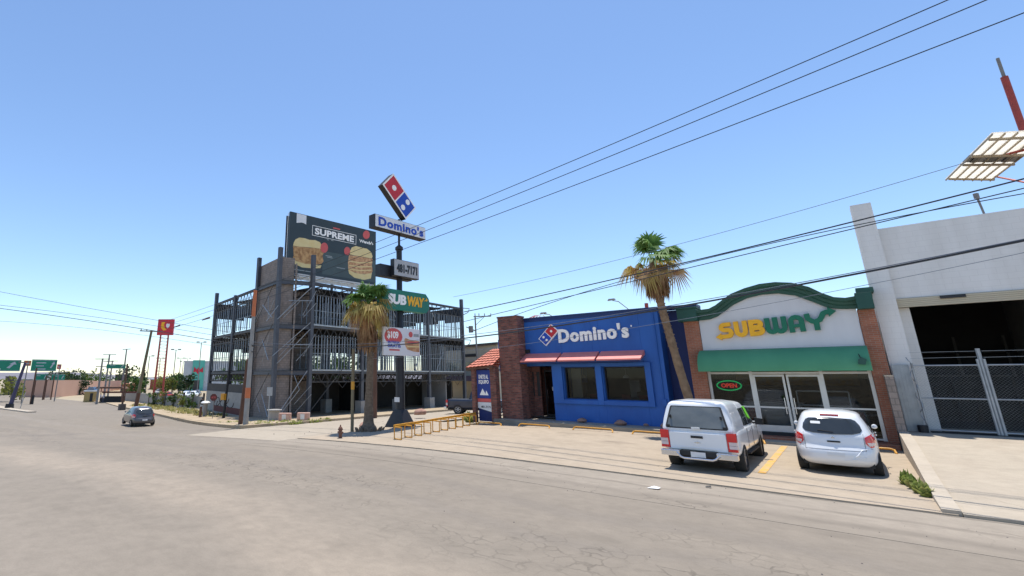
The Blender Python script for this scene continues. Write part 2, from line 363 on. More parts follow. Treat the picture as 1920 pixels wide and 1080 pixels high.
def text2d(body, bold=.02, space=1.):
    k = (body, bold, space)
    if k in _txt: return _txt[k]
    cu = bpy.data.curves.new('t', 'FONT'); cu.body = body; cu.size = 1; cu.offset = bold; cu.extrude = .5; cu.space_character = space; cu.resolution_u = 3
    ob = bpy.data.objects.new('t', cu); C.objects.link(ob); bpy.context.view_layer.update()
    me = bpy.data.meshes.new_from_object(ob.evaluated_get(bpy.context.evaluated_depsgraph_get()))
    v = [tuple(p.co) for p in me.vertices]; f = [tuple(p.vertices) for p in me.polygons]
    C.objects.unlink(ob); bpy.data.objects.remove(ob); bpy.data.curves.remove(cu); bpy.data.meshes.remove(me)
    xs = [p[0] for p in v]; ys = [p[1] for p in v]; x0, x1, y0, y1 = min(xs), max(xs), min(ys), max(ys)
    v = [((p[0]-x0)/(x1-x0), (p[1]-y0)/(y1-y0), p[2]+.5) for p in v]
    _txt[k] = (v, f); return _txt[k]
def put_text(mb, fr, body, x, y, w_, h, d0, d1, bold=.02, space=1., mi=0, slope=0., shear=0.):
    v, f = text2d(body, bold, space)
    return mb.add([fr(x+a*w_+shear*b_*h, y+b_*h+slope*a, d0+(d1-d0)*c) for a, b_, c in v], f, mi)
def circle(cx, cy, rx, ry=None, n=24): return [(cx+rx*math.cos(2*math.pi*i/n), cy+(ry or rx)*math.sin(2*math.pi*i/n)) for i in range(n)]
def ring(mb, fr, cx, cy, rx, ry, t, d0, d1, n=28, mi=0):
    for i in range(n):
        a, b_ = 2*math.pi*i/n, 2*math.pi*(i+1)/n
        mb.prism(fr, [(cx+(rx-t)*math.cos(a), cy+(ry-t)*math.sin(a)), (cx+rx*math.cos(a), cy+ry*math.sin(a)), (cx+rx*math.cos(b_), cy+ry*math.sin(b_)), (cx+(rx-t)*math.cos(b_), cy+(ry-t)*math.sin(b_))], d0, d1, mi)

# ================================================================== SETTING
def strip(name, xs, ylo, yhi, ny, dz, m, label, zf=zg, edge=0.):
    mb = MB(); n = len(xs)
    for i, x in enumerate(xs):
        a, b_ = ylo(x), yhi(x)
        for j in range(ny+1):
            y = a+(b_-a)*j/ny; mb.v.append((x, y, zf(x, y)+dz))
    for i in range(n-1):
        for j in range(ny): mb.f.append((i*(ny+1)+j, (i+1)*(ny+1)+j, (i+1)*(ny+1)+j+1, i*(ny+1)+j+1)); mb.m.append(0)
    if edge:                                              # kerb face all round
        o = len(mb.v); loop = [i*(ny+1) for i in range(n)]+[(n-1)*(ny+1)+j for j in range(1, ny+1)]+[i*(ny+1)+ny for i in range(n-2, -1, -1)]+[j for j in range(ny-1, 0, -1)]
        for q in loop: x, y, z = mb.v[q]; mb.v.append((x, y, z-edge))
        k = len(loop)
        for i in range(k): mb.f.append((loop[i], o+i, o+(i+1) % k, loop[(i+1) % k])); mb.m.append(0)
    return struct(mb, name, m, label, smooth=False)
def fr_(a, b_, st): n = max(1, round((b_-a)/st)); return [a+(b_-a)*i/n for i in range(n+1)]
gx = [-1500, -900, -500, -330]+fr_(-240, 60, 2.)+[120, 300, 900]
gy = [-900, -300, -120]+fr_(-60, 110, 2.)+[160, 260, 500, 1200]
mb = MB()
for x in gx:
    for y in gy: mb.v.append((x, y, zg(x, y)-.08))
ny = len(gy)
for i in range(len(gx)-1):
    for j in range(ny-1): mb.f.append((i*ny+j, (i+1)*ny+j, (i+1)*ny+j+1, i*ny+j+1)); mb.m.append(0)
struct(mb, 'ground', 'ground', 'dry sandy ground stretching to the horizon')
def road_hi(x):
    if x > -18.5: return 13.2
    if x > -29: return 17.5
    if x > -75: return 17.3+(-29-x)*.19
    if x > -100: return 26.04+(-75-x)*.22
    if x > -132: return 31.5+(-100-x)*-.03
    return 31+(-132-x)*.38
strip('road', fr_(-240, 70, 1.), lambda x: -40. if x < -20 else -16., road_hi, 30, 0., 'road', 'worn beige grey asphalt road with fine cracks and dusty streaks')
strip('gutter', fr_(-19, 70, 1.), lambda x: 11.6, lambda x: 14.3, 6, .005, 'gutter', 'pale concrete gutter strip with dark lines along the road', edge=.02)
strip('side_street', fr_(-29, -19, 1.), lambda x: 13.2 if x > -28.9 else 17., lambda x: 75., 60, .009, 'side', 'pale dusty side street between the scaffolded building and the pizza shop', edge=.03)
LX = fr_(-19, 1., 1.)
strip('parking_lot', LX, lambda x: 14.3, lambda x: 24.2, 14, .035, 'lot', 'cream concrete parking lot with oil stains', edge=.1)
def zd(x, y): return .02+.66*ss(13.6, 24.6, y)
strip('driveway', fr_(1.06, 26, 1.), lambda x: 14.32, lambda x: 27., 14, .03, 'drive', 'cream concrete ramp rising to the warehouse gate', zf=zd, edge=.3)
mb = MB()
for i in range(12):
    a, b_ = 14.35+i*.83, 14.35+(i+1)*.83
    for (y0, y1) in ((a, b_-.004),):
        h0, h1 = zd(0, y0)+.07, zd(0, y1)+.07
        mb.add([(.80, y0, -.1), (1.05, y0, -.1), (1.05, y1, -.1), (.80, y1, -.1), (.80, y0, h0), (1.05, y0, h0), (1.05, y1, h1), (.80, y1, h1)], [(0, 3, 2, 1), (4, 5, 6, 7), (0, 1, 5, 4), (1, 2, 6, 5), (2, 3, 7, 6), (3, 0, 4, 7)])
struct(mb, 'kerb', 'walk', 'low pale kerb between the parking lot and the warehouse ramp')
mb = MB(); mb.box(-14.4, -5.2, 23.86, 27.4, -.2, .30); mb.box(-14.4, -5.2, 23.80, 23.856, -.2, .285, 1)
struct(mb, 'sidewalk', ['walk', 'kerb'], 'raised pale walkway in front of the blue shop')
mb = MB(); mb.box(-5.18, .78, 23.95, 30.5, -.2, .30, 0); mb.box(-2.75, -.7, 23.2, 23.94, -.1, .2, 1)
struct(mb, 'entrance_step', ['brick2', 'walk'], 'low brick edged step in front of the sandwich shop')
# corner lot of the scaffolded building: dirt inside a kerb
def clo(x): return 17.6+(-29.2-x)*.19 if x < -29.2 else 17.6
def lot_lo(x): return clo(x) if x < -29.8 else 17.6+(x+29.8)*3.2
strip('corner_lot', fr_(-46, -28.4, .6), lot_lo, lambda x: 62., 40, .17, 'dirt', 'sandy corner lot with a kerb in front of the scaffolded building', edge=.3)
strip('pavement', fr_(-76, -46, 1.5), clo, lambda x: clo(x)+3.2, 4, .13, 'dirt', 'sandy pavement running past the graffiti wall', edge=.25)
strip('far_pavement', fr_(-112, -76, 1.5), lambda x: road_hi(x)+.1, lambda x: road_hi(x)+7, 4, .1, 'dirt', 'sandy pavement by the bus shelter', edge=.2)
strip('median', fr_(-190, -73.6, 1.5), lambda x: 14.7-.0*x, lambda x: 15.6+max(0, -x-80)*.03, 3, .14, 'walk', 'narrow raised pale median with a kerb', edge=.25)
# far hills
mb = MB(); random.seed(3); n = 60
for i in range(n+1):
    a = R(100+110*i/n); d = 1250
    x, y = -math.sin(a-R(0))*0+d*math.cos(a), d*math.sin(a)
    h = 6+5*math.sin(i*.35)+3*math.sin(i*.9+1)
    mb.v += [(x*.82, y*.82, -4), (x*.93, y*.93, h*.55), (x*1.02, y*1.02, h+3), (x*1.2, y*1.2, -4)]
for i in range(n):
    for k in range(3): mb.f.append((i*4+k, (i+1)*4+k, (i+1)*4+k+1, i*4+k+1)); mb.m.append(0)
struct(mb, 'hills', 'mountain', 'low hazy hills on the horizon')

# ================================================================== BLUE PIZZA SHOP
FS = frame((0, 25.2, 0), (1, 0, 0))                 # facade frame: x, z, outward distance
shop = thing('pizza_shop', 'blue single storey pizza shop with red awning, brick pillar and white lettering', 'restaurant', (-10, 25.2, .36))
XL, XR, ZT = -13.2, -6.15, 5.62
def panels(fr, x0, x1, y0, y1, holes, d0, d1):      # wall with rectangular openings, butted pieces
    mb = MB(); xs = sorted({x0, x1, *[h[0] for h in holes], *[h[1] for h in holes]})
    for a, b_ in zip(xs, xs[1:]):
        cuts = sorted((h[2], h[3]) for h in holes if h[0] <= a+1e-6 and h[1] >= b_-1e-6)
        z = y0
        for c0, c1 in cuts:
            if c0 > z: mb.rect(fr, a, b_, z, c0, d0, d1)
            z = c1
        if z < y1: mb.rect(fr, a, b_, z, y1, d0, d1)
    return mb
WA, WB = (-10.92, -9.30, 1.40, 2.97), (-8.92, -7.02, 1.40, 2.97)
mb = panels(FS, XL, XR, .0, ZT, [(XL, -11.55, .0, 3.05), WA, WB], -.30, 0)
mb.box(XL, XR, 29.6, 29.8, 0, 5.3); mb.box(XL-.0, XL+.2, 27.6, 29.6, 0, 5.3)
mb.build('wall', 'blue', shop, bevel=.01)
mb = MB(); mb.box(XR-.2, XR-.002, 25.502, 29.6, 0, 5.6); mb.build('side_wall', 'blue', shop)
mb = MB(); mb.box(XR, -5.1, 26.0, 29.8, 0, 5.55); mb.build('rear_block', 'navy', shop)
mb = MB(); mb.rect(FS, XL-.02, XR+.03, ZT, ZT+.07, -.33, .06); mb.rect(FS, XL, XR, ZT-.16, ZT-.002, .001, .03); mb.rect(FS, XR+.032, -4.55, ZT-.05, ZT+.06, -.9, -.05); mb.build('parapet_trim', 'bluetrim', shop)
mb = MB(); mb.box(XL+.2, XR-.2, 25.51, 29.59, 5.0, 5.2); mb.build('roof', 'walk', shop)
mb = MB(); mb.box(XL+.2, XR-.2, 25.6, 29.59, .365, .40); mb.box(-11.3, XR-.22, 29.3, 29.58, .4, 3.); mb.box(-10.6, -10.2, 26.2, 26.6, .4, 2.2); mb.box(-8.6, -7.4, 27.2, 27.9, .4, 1.45)
mb.build('interior', 'floordark', shop)
mb = MB(); mb.box(-10.85, -10.35, 26.0, 26.06, .4, 3.0); mb.build('inner_panel', 'cream', shop)
for k in range(4):
    lp = MB(); lx = -10.6+k*1.1; lp.tube([(lx, 26.9, 2.6), (lx, 26.9, 5.0)], .01, 4); lp.lathe((lx, 26.9, 2.42), [(.16, 0), (.14, .08), (.03, .18)], 12); lp.build('pendant_lamp', 'whitewall', shop)
for k in range(4):
    q = MB(); qx = (-10.1, -9.5, -8.4, -7.6)[k]; q.box(qx-.2, qx+.2, 26.2, 26.6, .82, .86); q.box(qx-.2, qx+.2, 26.57, 26.6, .86, 1.62)
    for sx in (-.17, .17): q.tube([(qx+sx, 26.25, .4), (qx+sx, 26.25, .82)], .015, 5); q.tube([(qx+sx, 26.55, .4), (qx+sx, 26.55, .82)], .015, 5)
    q.build('stool', 'redpaint', shop)
mb = MB(); mb.box(-8.8, -8.3, 28.6, 28.7, 1.3, 2.3); mb.build('menu_board', 'whitewall', shop)
mb = MB(); mb.box(-8.0, -6.8, 27.0, 27.4, .4, 1.75); mb.build('counter', 'sole', shop)
for k in range(3):
    t = MB(); cx = -10.5+k*1.35; t.lathe((cx, 26.6, .4), [(.2, 0), (.04, .04), (.04, .68), (.38, .70), (.38, .74)], 14); t.build('table', 'alu', shop, smooth=True)
# framed bay: proud border around both windows
mb = panels(FS, -11.5, -6.72, 1.15, 3.16, [(-10.96, -9.26, 1.36, 3.01), (-8.96, -6.98, 1.36, 3.01)], .001, .13)
mb.build('window_surround', 'blue', shop, bevel=.012)
for (a, b_, c_, d_) in (WA, WB):
    fm = MB()
    for q in ((a, b_, c_, c_+.06), (a, b_, d_-.06, d_), (a, a+.05, c_+.06, d_-.06), (b_-.05, b_, c_+.06, d_-.06)): fm.rect(FS, *q, -.28, -.22)
    w_ = fm.build('window', 'dark', shop)
    g = MB(); g.rect(FS, a+.05, b_-.05, c_+.06, d_-.06, -.262, -.255); g.build('pane', 'glassd', w_)
# entrance recess: brick side with two narrow windows, dark door
mb = MB(); mb.box(XL+.0, XL+.15, 25.4, 27.4, .36, 3.05); mb.box(XL+.15, -12.2, 27.2, 27.4, .36, 3.05)
mb.build('recess_wall', 'brickp', shop)
FR = frame((-13.25, 25.95, 0), (1, .18, 0))
mb = MB(); mb.rect(FR, .05, .62, .30, 3.04, -.15, 0); mb.build('brick_return', 'brickp', shop)
for a in (.10, .42):
    g = MB(); g.rect(FR, a, a+.16, 1.45, 2.75, .001, .03); g.build('narrow_window', 'black', shop)
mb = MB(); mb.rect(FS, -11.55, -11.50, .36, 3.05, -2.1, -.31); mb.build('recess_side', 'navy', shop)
FD = frame((-11.68, 26.5, 0), (1, 0, 0))
dr = MB(); dr.rect(FD, .0, .12, .38, 3.04, -.08, 0)
dr.build('door_post', 'navy', shop)
dd = MB()
for q in ((-.95, -.0, .4, .5), (-.95, 0, 2.75, 2.85), (-.95, -.88, .5, 2.75), (-.07, 0, .5, 2.75)): dd.rect(FD, *q, -.06, -.02)
d_ = dd.build('door', 'black', shop); g = MB(); g.rect(FD, -.88, -.07, .5, 2.75, -.045, -.038); g.build('pane', 'glassd', d_)
g = MB(); g.tube([FD(-.8, 1.2, .03), FD(-.8, 1.8, .03)], .015, 6); g.build('handle', 'chrome', d_)
g = MB(); g.rect(FD, -.55, -.35, 1.75, 1.95, -.036, -.03); g.build('notice', 'white', d_)
# awning
mb = MB()
ax0, ax1 = -13.0, -6.86
for i in range(3):
    a = (ax0, -10.9, -8.95, ax1)[i]+.05; b_ = (-10.9, -8.95, ax1)[i]-.05
    k = .06*(a-ax0)/6.0; k2 = .06*(b_-ax0)/6.0
    mb.add([(a, 25.19, 3.72), (b_, 25.19, 3.72), (b_, 24.42, 3.32), (a, 24.42, 3.32), (a, 24.42, 3.25), (b_, 24.42, 3.25), (b_, 25.19, 3.50), (a, 25.19, 3.50)], [(3, 2, 1, 0), (4, 5, 2, 3), (7, 6, 5, 4), (0, 7, 4, 3), (1, 2, 5, 6), (0, 1, 6, 7)])
mb.build('awning', 'awnred', shop)
mb = MB()
for i in range(7): x = ax0+.3+i*.93; mb.bar((x, 25.17, 3.30), (x, 24.5, 3.2), .04)
mb.bar((ax0, 24.5, 3.2), (ax1, 24.5, 3.2), .05); mb.build('awning_bracket', 'bluetrim', shop)
# lettering and domino badge on the wall
def domino_logo(name, fr, cx, cy, ln, wd, ang, d0, d1, parent, side, redfirst=1):
    """two-square tile: axis points from the blue square to the red one at angle ang"""
    ca, sa = math.cos(ang), math.sin(ang)
    T = lambda u, v: (cx+u*ca-v*sa, cy+u*sa+v*ca)
    h, g = wd/2, .035*ln
    b0 = MB(); b0.prism(fr, [T(-ln/2, -h), T(ln/2, -h), T(ln/2, h), T(-ln/2, h)], d0, d1, 0)
    b0.prism(fr, [T(-ln/2, -h), T(ln/2, -h), T(ln/2, h), T(-ln/2, h)], d1+.001, d1+.012, 1)
    o = b0.build(name, [side, 'letterwhite'], parent)
    q = MB(); q.prism(fr, [T(g/2, -h+g), T(ln/2-g, -h+g), T(ln/2-g, h-g), T(g/2, h-g)], d1+.013, d1+.022, 0)
    q.build('red_square', 'dred', o)
    q = MB(); q.prism(fr, [T(-ln/2+g, -h+g), T(-g/2, -h+g), T(-g/2, h-g), T(-ln/2+g, h-g)], d1+.013, d1+.022, 0)
    q.build('blue_square', 'dblue', o)
    return o, T, h
lg, T, h = domino_logo('tile_badge', FS, -11.53, 4.68, 1.07, .56, R(45), .0, .10, shop, 'letterwhite')
q = MB(); r_ = .065
for u, v in ((.26, 0), (-.27, .115), (-.27, -.115)): q.prism(FS, circle(*T(u, v), r_), .123, .13)
q.build('white_dot', 'letterwhite', lg)
mb = MB(); put_text(mb, FS, "Domino's", -10.98, 4.22, 3.50, .74, .03, .13, bold=.038, space=1.10, slope=.10)
put_text(mb, FS, "'", -7.36, 4.83, .05, .08, .03, .1, bold=.03)
mb.build('lettering', 'letterwhite', shop)
mb = MB(); mb.tube([FS(-6.35, .4, .03), FS(-6.35, 5.4, .03)], .025, 6); mb.rect(FS, -6.45, -6.25, 1.2, 1.5, .0, .08); mb.build('conduit', 'blue', shop)
mb = MB(); mb.rect(FS, -12.95, -12.7, 3.75, 3.95, .0, .1); mb.build('wall_lamp', 'dark', shop)
# brick pillar and tiled porch
mb = MB(); mb.box(-14.17, -12.95, 24.4, 25.18, .2, 5.72); mb.box(-14.17, -13.2, 25.181, 29.8, .2, 5.0)
mb.build('brick_pillar', 'brickp', shop)
mb = MB(); mb.box(-14.2, -12.92, 24.37, 25.2, 5.722, 5.80); mb.build('pillar_cap', 'brickp', shop)
def tiled(mb, p0, p1, q0, q1, n):                   # roll tiles: p eave edge, q ridge edge
    p0, p1, q0, q1 = map(Vector, (p0, p1, q0, q1)); nrm = (p1-p0).cross(q0-p0).normalized()
    if nrm.z < 0: nrm = -nrm
    st = 4*n; rows = 7
    for r_ in range(rows):
        o = len(mb.v)
        for e, t in enumerate((r_/rows, (r_+1)/rows+.01)):
            for i in range(st+1):
                u = i/st; b0 = p0.lerp(p1, u).lerp(q0.lerp(q1, u), t)
                mb.v.append(tuple(b0+nrm*(.035*abs(math.sin(math.pi*u*n))+(.045 if e == 0 else .0))))
        for i in range(st): mb.f.append((o+i, o+i+1, o+st+2+i, o+st+1+i)); mb.m.append(0)
mb = MB()
tiled(mb, (-15.95, 23.6, 2.95), (-14.18, 23.6, 3.08), (-15.2, 25.4, 4.05), (-14.18, 25.4, 4.05), 7)
tiled(mb, (-15.95, 27.2, 2.95), (-15.95, 23.6, 2.95), (-15.2, 27.2, 4.05), (-15.2, 25.4, 4.05), 12)
mb.build('porch_roof', 'tile', shop)
mb = MB(); mb.bar((-15.9, 23.68, 2.9), (-14.2, 23.68, 3.02), .1); mb.bar((-15.9, 23.68, 2.9), (-15.9, 27.2, 2.9), .1); mb.build('eave_beam', 'creosote', shop)
for x, y in ((-15.55, 23.85), (-15.75, 26.6)):
    mb = MB(); mb.box(x-.11, x+.11, y-.11, y+.11, .05, 2.9); mb.build('porch_post', 'brickp', shop, bevel=.01)
mb = MB(); mb.box(-14.55, -14.2, 23.9, 24.3, .05, 3.0); mb.build('porch_post', 'brickp', shop)
mb = MB(); mb.box(-15.6, -14.19, 28.0, 28.2, .1, 5.0); mb.build('rear_wall', 'blue', shop)
mb = MB(); mb.box(-15.9, -15.6, 27.3, 30.5, 2.8, 4.75); mb.box(-15.59, -14.2, 28.21, 30.5, 4.5, 4.78); mb.build('rear_parapet', 'blue', shop)
mb = MB(); tiled(mb, (-13.15, 25.6, 5.6), (-11.9, 25.9, 5.6), (-13.15, 27.0, 6.0), (-12.6, 27.0, 6.0), 5); mb.build('ridge_tiles', 'tile', shop)
# poster board under the porch
bn = thing('banner', 'blue hiring banner with white words hung between the porch posts', 'banner', (-15.0, 23.95, .2))
FB = frame((-15.42, 23.95, 0), (1, 0, 0))
mb = MB(); mb.rect(FB, 0, .86, 1.34, 2.86, 0, .02); mb.build('blue_sheet', 'bluefab', bn)
mb = MB()
put_text(mb, FB, 'UNETE AL', .12, 2.38, .62, .22, .021, .026, .03); put_text(mb, FB, 'EQUIPO', .12, 2.08, .64, .24, .021, .026, .03)
mb.build('words', 'letterwhite', bn); mb = MB()
mb.prism(FB, [(.15, 1.5), (.35, 1.85), (.5, 1.6), (.55, 1.5)], .021, .026); mb.prism(FB, [(.5, 1.5), (.58, 1.75), (.72, 1.5)], .021, .026)
mb.build('white_shapes', 'letterwhite', bn)
mb = MB(); mb.rect(FB, 0, .88, 1.14, 1.32, 0, .022); mb.build('red_band', 'badge', bn)
mb = MB(); mb.prism(FB, [(0, .82), (.88, .62), (.88, 1.12), (0, 1.12)], 0, .02, 0); put_text(mb, FB, '481-7171', .2, .82, .6, .12, .021, .025, .03, mi=1); mb.build('white_sheet', ['signwhite', 'black'], bn)
mb = MB(); mb.rect(FB, 0, .88, .12, .80, -.12, -.06); mb.build('dark_board', 'navy', bn)
# little roof lamps and antenna
def arm_lamp(name, x, y, z, dx, dz, label):
    t = thing(name, label, 'street lamp', (x, y, z-1.2))
    m1 = MB(); m1.tube([(x, y, z-1.2), (x, y, z-.1), (x+dx*.6, y, z+dz*.8), (x+dx, y, z+dz)], .022, 6); m1.build('pole', 'greypole', t)
    m1 = MB(); m1.add([(x+dx-.25, y-.08, z+dz), (x+dx+.16, y-.08, z+dz+.03), (x+dx+.16, y+.08, z+dz+.03), (x+dx-.25, y+.08, z+dz), (x+dx-.18, y-.05, z+dz+.1), (x+dx+.12, y-.05, z+dz+.1), (x+dx+.12, y+.05, z+dz+.1), (x+dx-.18, y+.05, z+dz+.1)], [(0, 3, 2, 1), (4, 5, 6, 7), (0, 1, 5, 4), (1, 2, 6, 5), (2, 3, 7, 6), (3, 0, 4, 7)]); m1.build('lamp_head', 'greypole', t)
    return t
arm_lamp('roof_lamp', -11.9, 27.2, 5.85, -.75, .25, 'small grey lamp arm rising behind the blue parapet above the red and blue tile badge')
arm_lamp('roof_lamp', -8.1, 27.6, 6.1, -.75, .45, 'grey double lamp arm above the blue parapet, the taller nearer the palm')
t = thing('antenna_mast', 'thin red mast standing behind the blue shop left of the palm trunk', 'antenna', (-10.5, 40, 0))
mb = MB(); mb.tube([(-10.6, 40, 0), (-10.42, 40, 7.9)], .13, 6); mb.build('mast', 'redpaint', t)

# ================================================================== SANDWICH SHOP
sub = thing('sandwich_shop', 'sandwich shop with arched green cornice, green awning and glass front between brick piers', 'restaurant', (-2.1, 24.6, .3))
FU = frame((0, 24.6, 0), (1, 0, 0))
mb = MB(); mb.box(-5.02, -4.46, 24.6, 25.3, .3, 4.86); mb.build('brick_pier', 'brick2', sub)
mb = MB(); mb.box(.54, .985, 24.6, 25.3, .3, 4.88); mb.build('brick_pier', 'brick2', sub)
top = [(-4.44, 4.86), (-4.04, 4.88), (-3.74, 4.98), (-3.46, 5.2), (-3.1, 5.46), (-2.6, 5.7), (-2.1, 5.84), (-1.6, 5.86), (-1.1, 5.74), (-.65, 5.46), (-.3, 5.18), (-.02, 5.02), (.2, 4.98), (.52, 4.98)]
mb = MB(); mb.prism(FU, [(-4.455, 2.75), (.535, 2.75)]+top[::-1], -.6, -.04); mb.build('sign_wall', 'panelgrey', sub)
# cornice: moulded profile following the arch
out = [(-5.14, 5.30), (-4.30, 5.28), (-3.95, 5.30), (-3.7, 5.42), (-3.42, 5.62), (-3.1, 5.84), (-2.6, 6.02), (-2.1, 6.13), (-1.6, 6.14), (-1.1, 6.05), (-.62, 5.82), (-.3, 5.55), (0., 5.36), (.30, 5.30), (.62, 5.34), (1.02, 5.40)]
inn = [(-5.10, 4.86), (-4.25, 4.86), (-4.0, 4.88), (-3.74, 4.97), (-3.46, 5.16), (-3.1, 5.42), (-2.6, 5.64), (-2.1, 5.73), (-1.6, 5.72), (-1.1, 5.58), (-.65, 5.30), (-.3, 5.06), (0., 4.95), (.25, 4.92), (.60, 4.90), (.98, 4.92)]
mb = MB(); prof = [(0, 0), (.0, .06), (.30, .09), (.38, .16), (.62, .20), (.70, .30), (1., .34), (1., -.4)]
def cn(i, t, d): return FU(inn[i][0]+(out[i][0]-inn[i][0])*t, inn[i][1]+(out[i][1]-inn[i][1])*t, d)
o = 0
for i in range(len(out)):
    for t, d in prof: mb.v.append(cn(i, t, d if d >= 0 else -.5))
k = len(prof)
for i in range(len(out)-1):
    for j in range(k-1): mb.f.append((i*k+j, (i+1)*k+j, (i+1)*k+j+1, i*k+j+1)); mb.m.append(0)
mb.f += [tuple(range(k)), tuple((len(out)-1)*k+j for j in reversed(range(k)))]; mb.m += [0, 0]
mb.build('cornice', 'cornice', sub)
mb = MB(); mb.rect(FU, -5.16, -4.42, 4.84, 5.36, -.5, .36); mb.rect(FU, -5.2, -4.38, 5.362, 5.44, -.52, .40); mb.build('cornice_block', 'cornice', sub, bevel=.01)
mb = MB(); mb.rect(FU, .56, 1.0, 4.86, 5.44, -.5, .36); mb.rect(FU, .62, 1.08, 5.442, 5.62, -.3, .30); mb.build('cornice_block', 'cornice', sub, bevel=.01)
mb = MB(); mb.box(-5.0, .92, 25.31, 32, 4.3, 4.5); mb.box(-5.0, -4.8, 25.31, 32, .3, 4.3); mb.box(.72, .92, 25.31, 32, .3, 4.3); mb.box(-4.8, .72, 31.8, 32, .3, 4.3); mb.build('rear_walls', 'sole', sub)
mb = MB(); mb.box(-4.79, .71, 25.2, 31.79, .301, .32); mb.build('inner_floor', 'sole', sub)
# awning: curved quarter barrel
mb = MB(); nsg = 8; x0, x1 = -4.52, .56
for i in range(nsg+1):
    a = R(90)*i/nsg; y = 24.56-.62*math.sin(a)*1.; z = 2.76+.82*math.cos(a)
    mb.v += [(x0-.1*math.sin(a), y, z), (x1+.0, y, z)]
mb.v += [(x0-.1, 23.95, 2.70), (x1, 23.95, 2.70), (x0, 24.56, 2.70), (x1, 24.56, 2.70)]
for i in range(nsg+1): mb.f.append((2*i, 2*i+2, 2*i+3, 2*i+1)); mb.m.append(0)
b0 = 2*(nsg+1); mb.f += [tuple([b0+2]+[2*i for i in range(nsg+1)]+[b0]), tuple([b0+3, b0+1]+[2*i+1 for i in reversed(range(nsg+1))])]; mb.m += [0, 0]
mb.build('awning', 'green', sub, smooth=True, sharp=50)
# shop front
F0 = MB()
zb, zt = .72, 2.66
def front(mb, x, w_=.07, z0=.32, z1=2.72): mb.rect(FU, x-w_/2, x+w_/2, z0, z1, -.30, -.20)
for x in (-4.41, -2.98, -.83, .48): front(F0, x, .10)
F0.rect(FU, -4.36, -3.03, 1.30, 1.36, -.28, -.21); F0.rect(FU, -.78, .43, 1.34, 1.40, -.28, -.21); F0.rect(FU, -4.36, -3.03, 2.60, 2.68, -.28, -.21); F0.rect(FU, -.78, .43, 2.60, 2.68, -.28, -.21); F0.rect(FU, -2.93, -.88, 2.60, 2.68, -.28, -.21)
F0.rect(FU, -4.36, -3.03, .34, .40, -.28, -.21); F0.rect(FU, -.78, .43, .34, .40, -.28, -.21)
F0.build('shopfront_frame', 'alu', sub)
for (a, b_, c_, d_) in ((-4.36, -3.03, 1.36, 2.60), (-.78, .43, 1.40, 2.60), (-4.36, -3.03, .40, 1.30), (-.78, .43, .40, 1.34)):
    g = MB(); g.rect(FU, a, b_, c_, d_, -.25, -.244); g.build('pane', 'glassw', sub)
for (a, b_) in ((-2.93, -1.93), (-1.88, -.88)):
    g = MB()
    for q in ((a, a+.07, .42, 2.58), (b_-.07, b_, .42, 2.58), (a+.07, b_-.07, 2.5, 2.58), (a+.07, b_-.07, .42, .66), (a+.07, b_-.07, 1.30, 1.36)): g.rect(FU, *q, -.285, -.215)
    dd = g.build('glass_door', 'alu', sub); g = MB(); g.rect(FU, a+.07, b_-.07, .66, 1.30, -.252, -.246); g.rect(FU, a+.07, b_-.07, 1.36, 2.5, -.252, -.246); g.build('pane', 'glassw', dd)
    g = MB(); hx = b_-.12 if a < -2.5 else a+.12; g.tube([FU(hx, 1.1, -.17), FU(hx, 1.7, -.17)], .018, 6); g.build('handle', 'chrome', dd)
mb = MB(); mb.rect(FU, -2.98, -.83, .302, .415, -.34, .0); mb.build('threshold', 'dark', sub)
# inside: counter, chairs, menu board
mb = MB(); mb.box(-4.4, -1.8, 28.2, 28.9, .32, 1.35); mb.box(-4.5, -1.7, 28.1, 29., 1.352, 1.40); mb.build('counter', 'white', sub)
mb = MB()
for z in (1.15, 1.42, 1.95): mb.tube([(-1.7, 25.5, z), (-.2, 25.5, z)], .03, 6)
for x in (-1.7, -.95, -.2): mb.tube([(x, 25.5, .32), (x, 25.5, 1.95)], .025, 6)
mb.build('queue_rail', 'white', sub)
mb = MB(); mb.box(-3.0, -1.9, 26.4, 26.9, .95, 1.25); mb.box(-2.9, -2.0, 26.45, 26.85, .33, .94); mb.build('display_case', 'signwhite', sub)
mb = MB(); mb.box(-4.4, 0.2, 31.3, 31.4, 2.1, 2.9); mb.build('menu_board', 'yellowline', sub)
for k in range(3):
    cx, cy = (-3.8, -.4, .2)[k], (26.3, 26.2, 27.3)[k]
    t = MB(); t.lathe((cx, cy, .32), [(.25, 0), (.04, .04), (.04, .68), (.34, .70), (.34, .75)], 14); t.build('table', 'white', sub, smooth=True)
for k in range(4):
    cx, cy = (-3.3, -4.2, -.1, -.6)[k], (26.5, 26.0, 25.8, 27.1)[k]
    t = MB(); t.box(cx-.2, cx+.2, cy-.2, cy+.2, .74, .78)
    for sx in (-.18, .18):
        for sy in (-.18, .18): t.tube([(cx+sx, cy+sy, .32), (cx+sx, cy+sy, .74)], .015, 5)
    t.box(cx-.2, cx+.2, cy+.17, cy+.2, .78, 1.2); t.build('chair', 'redpaint', sub)
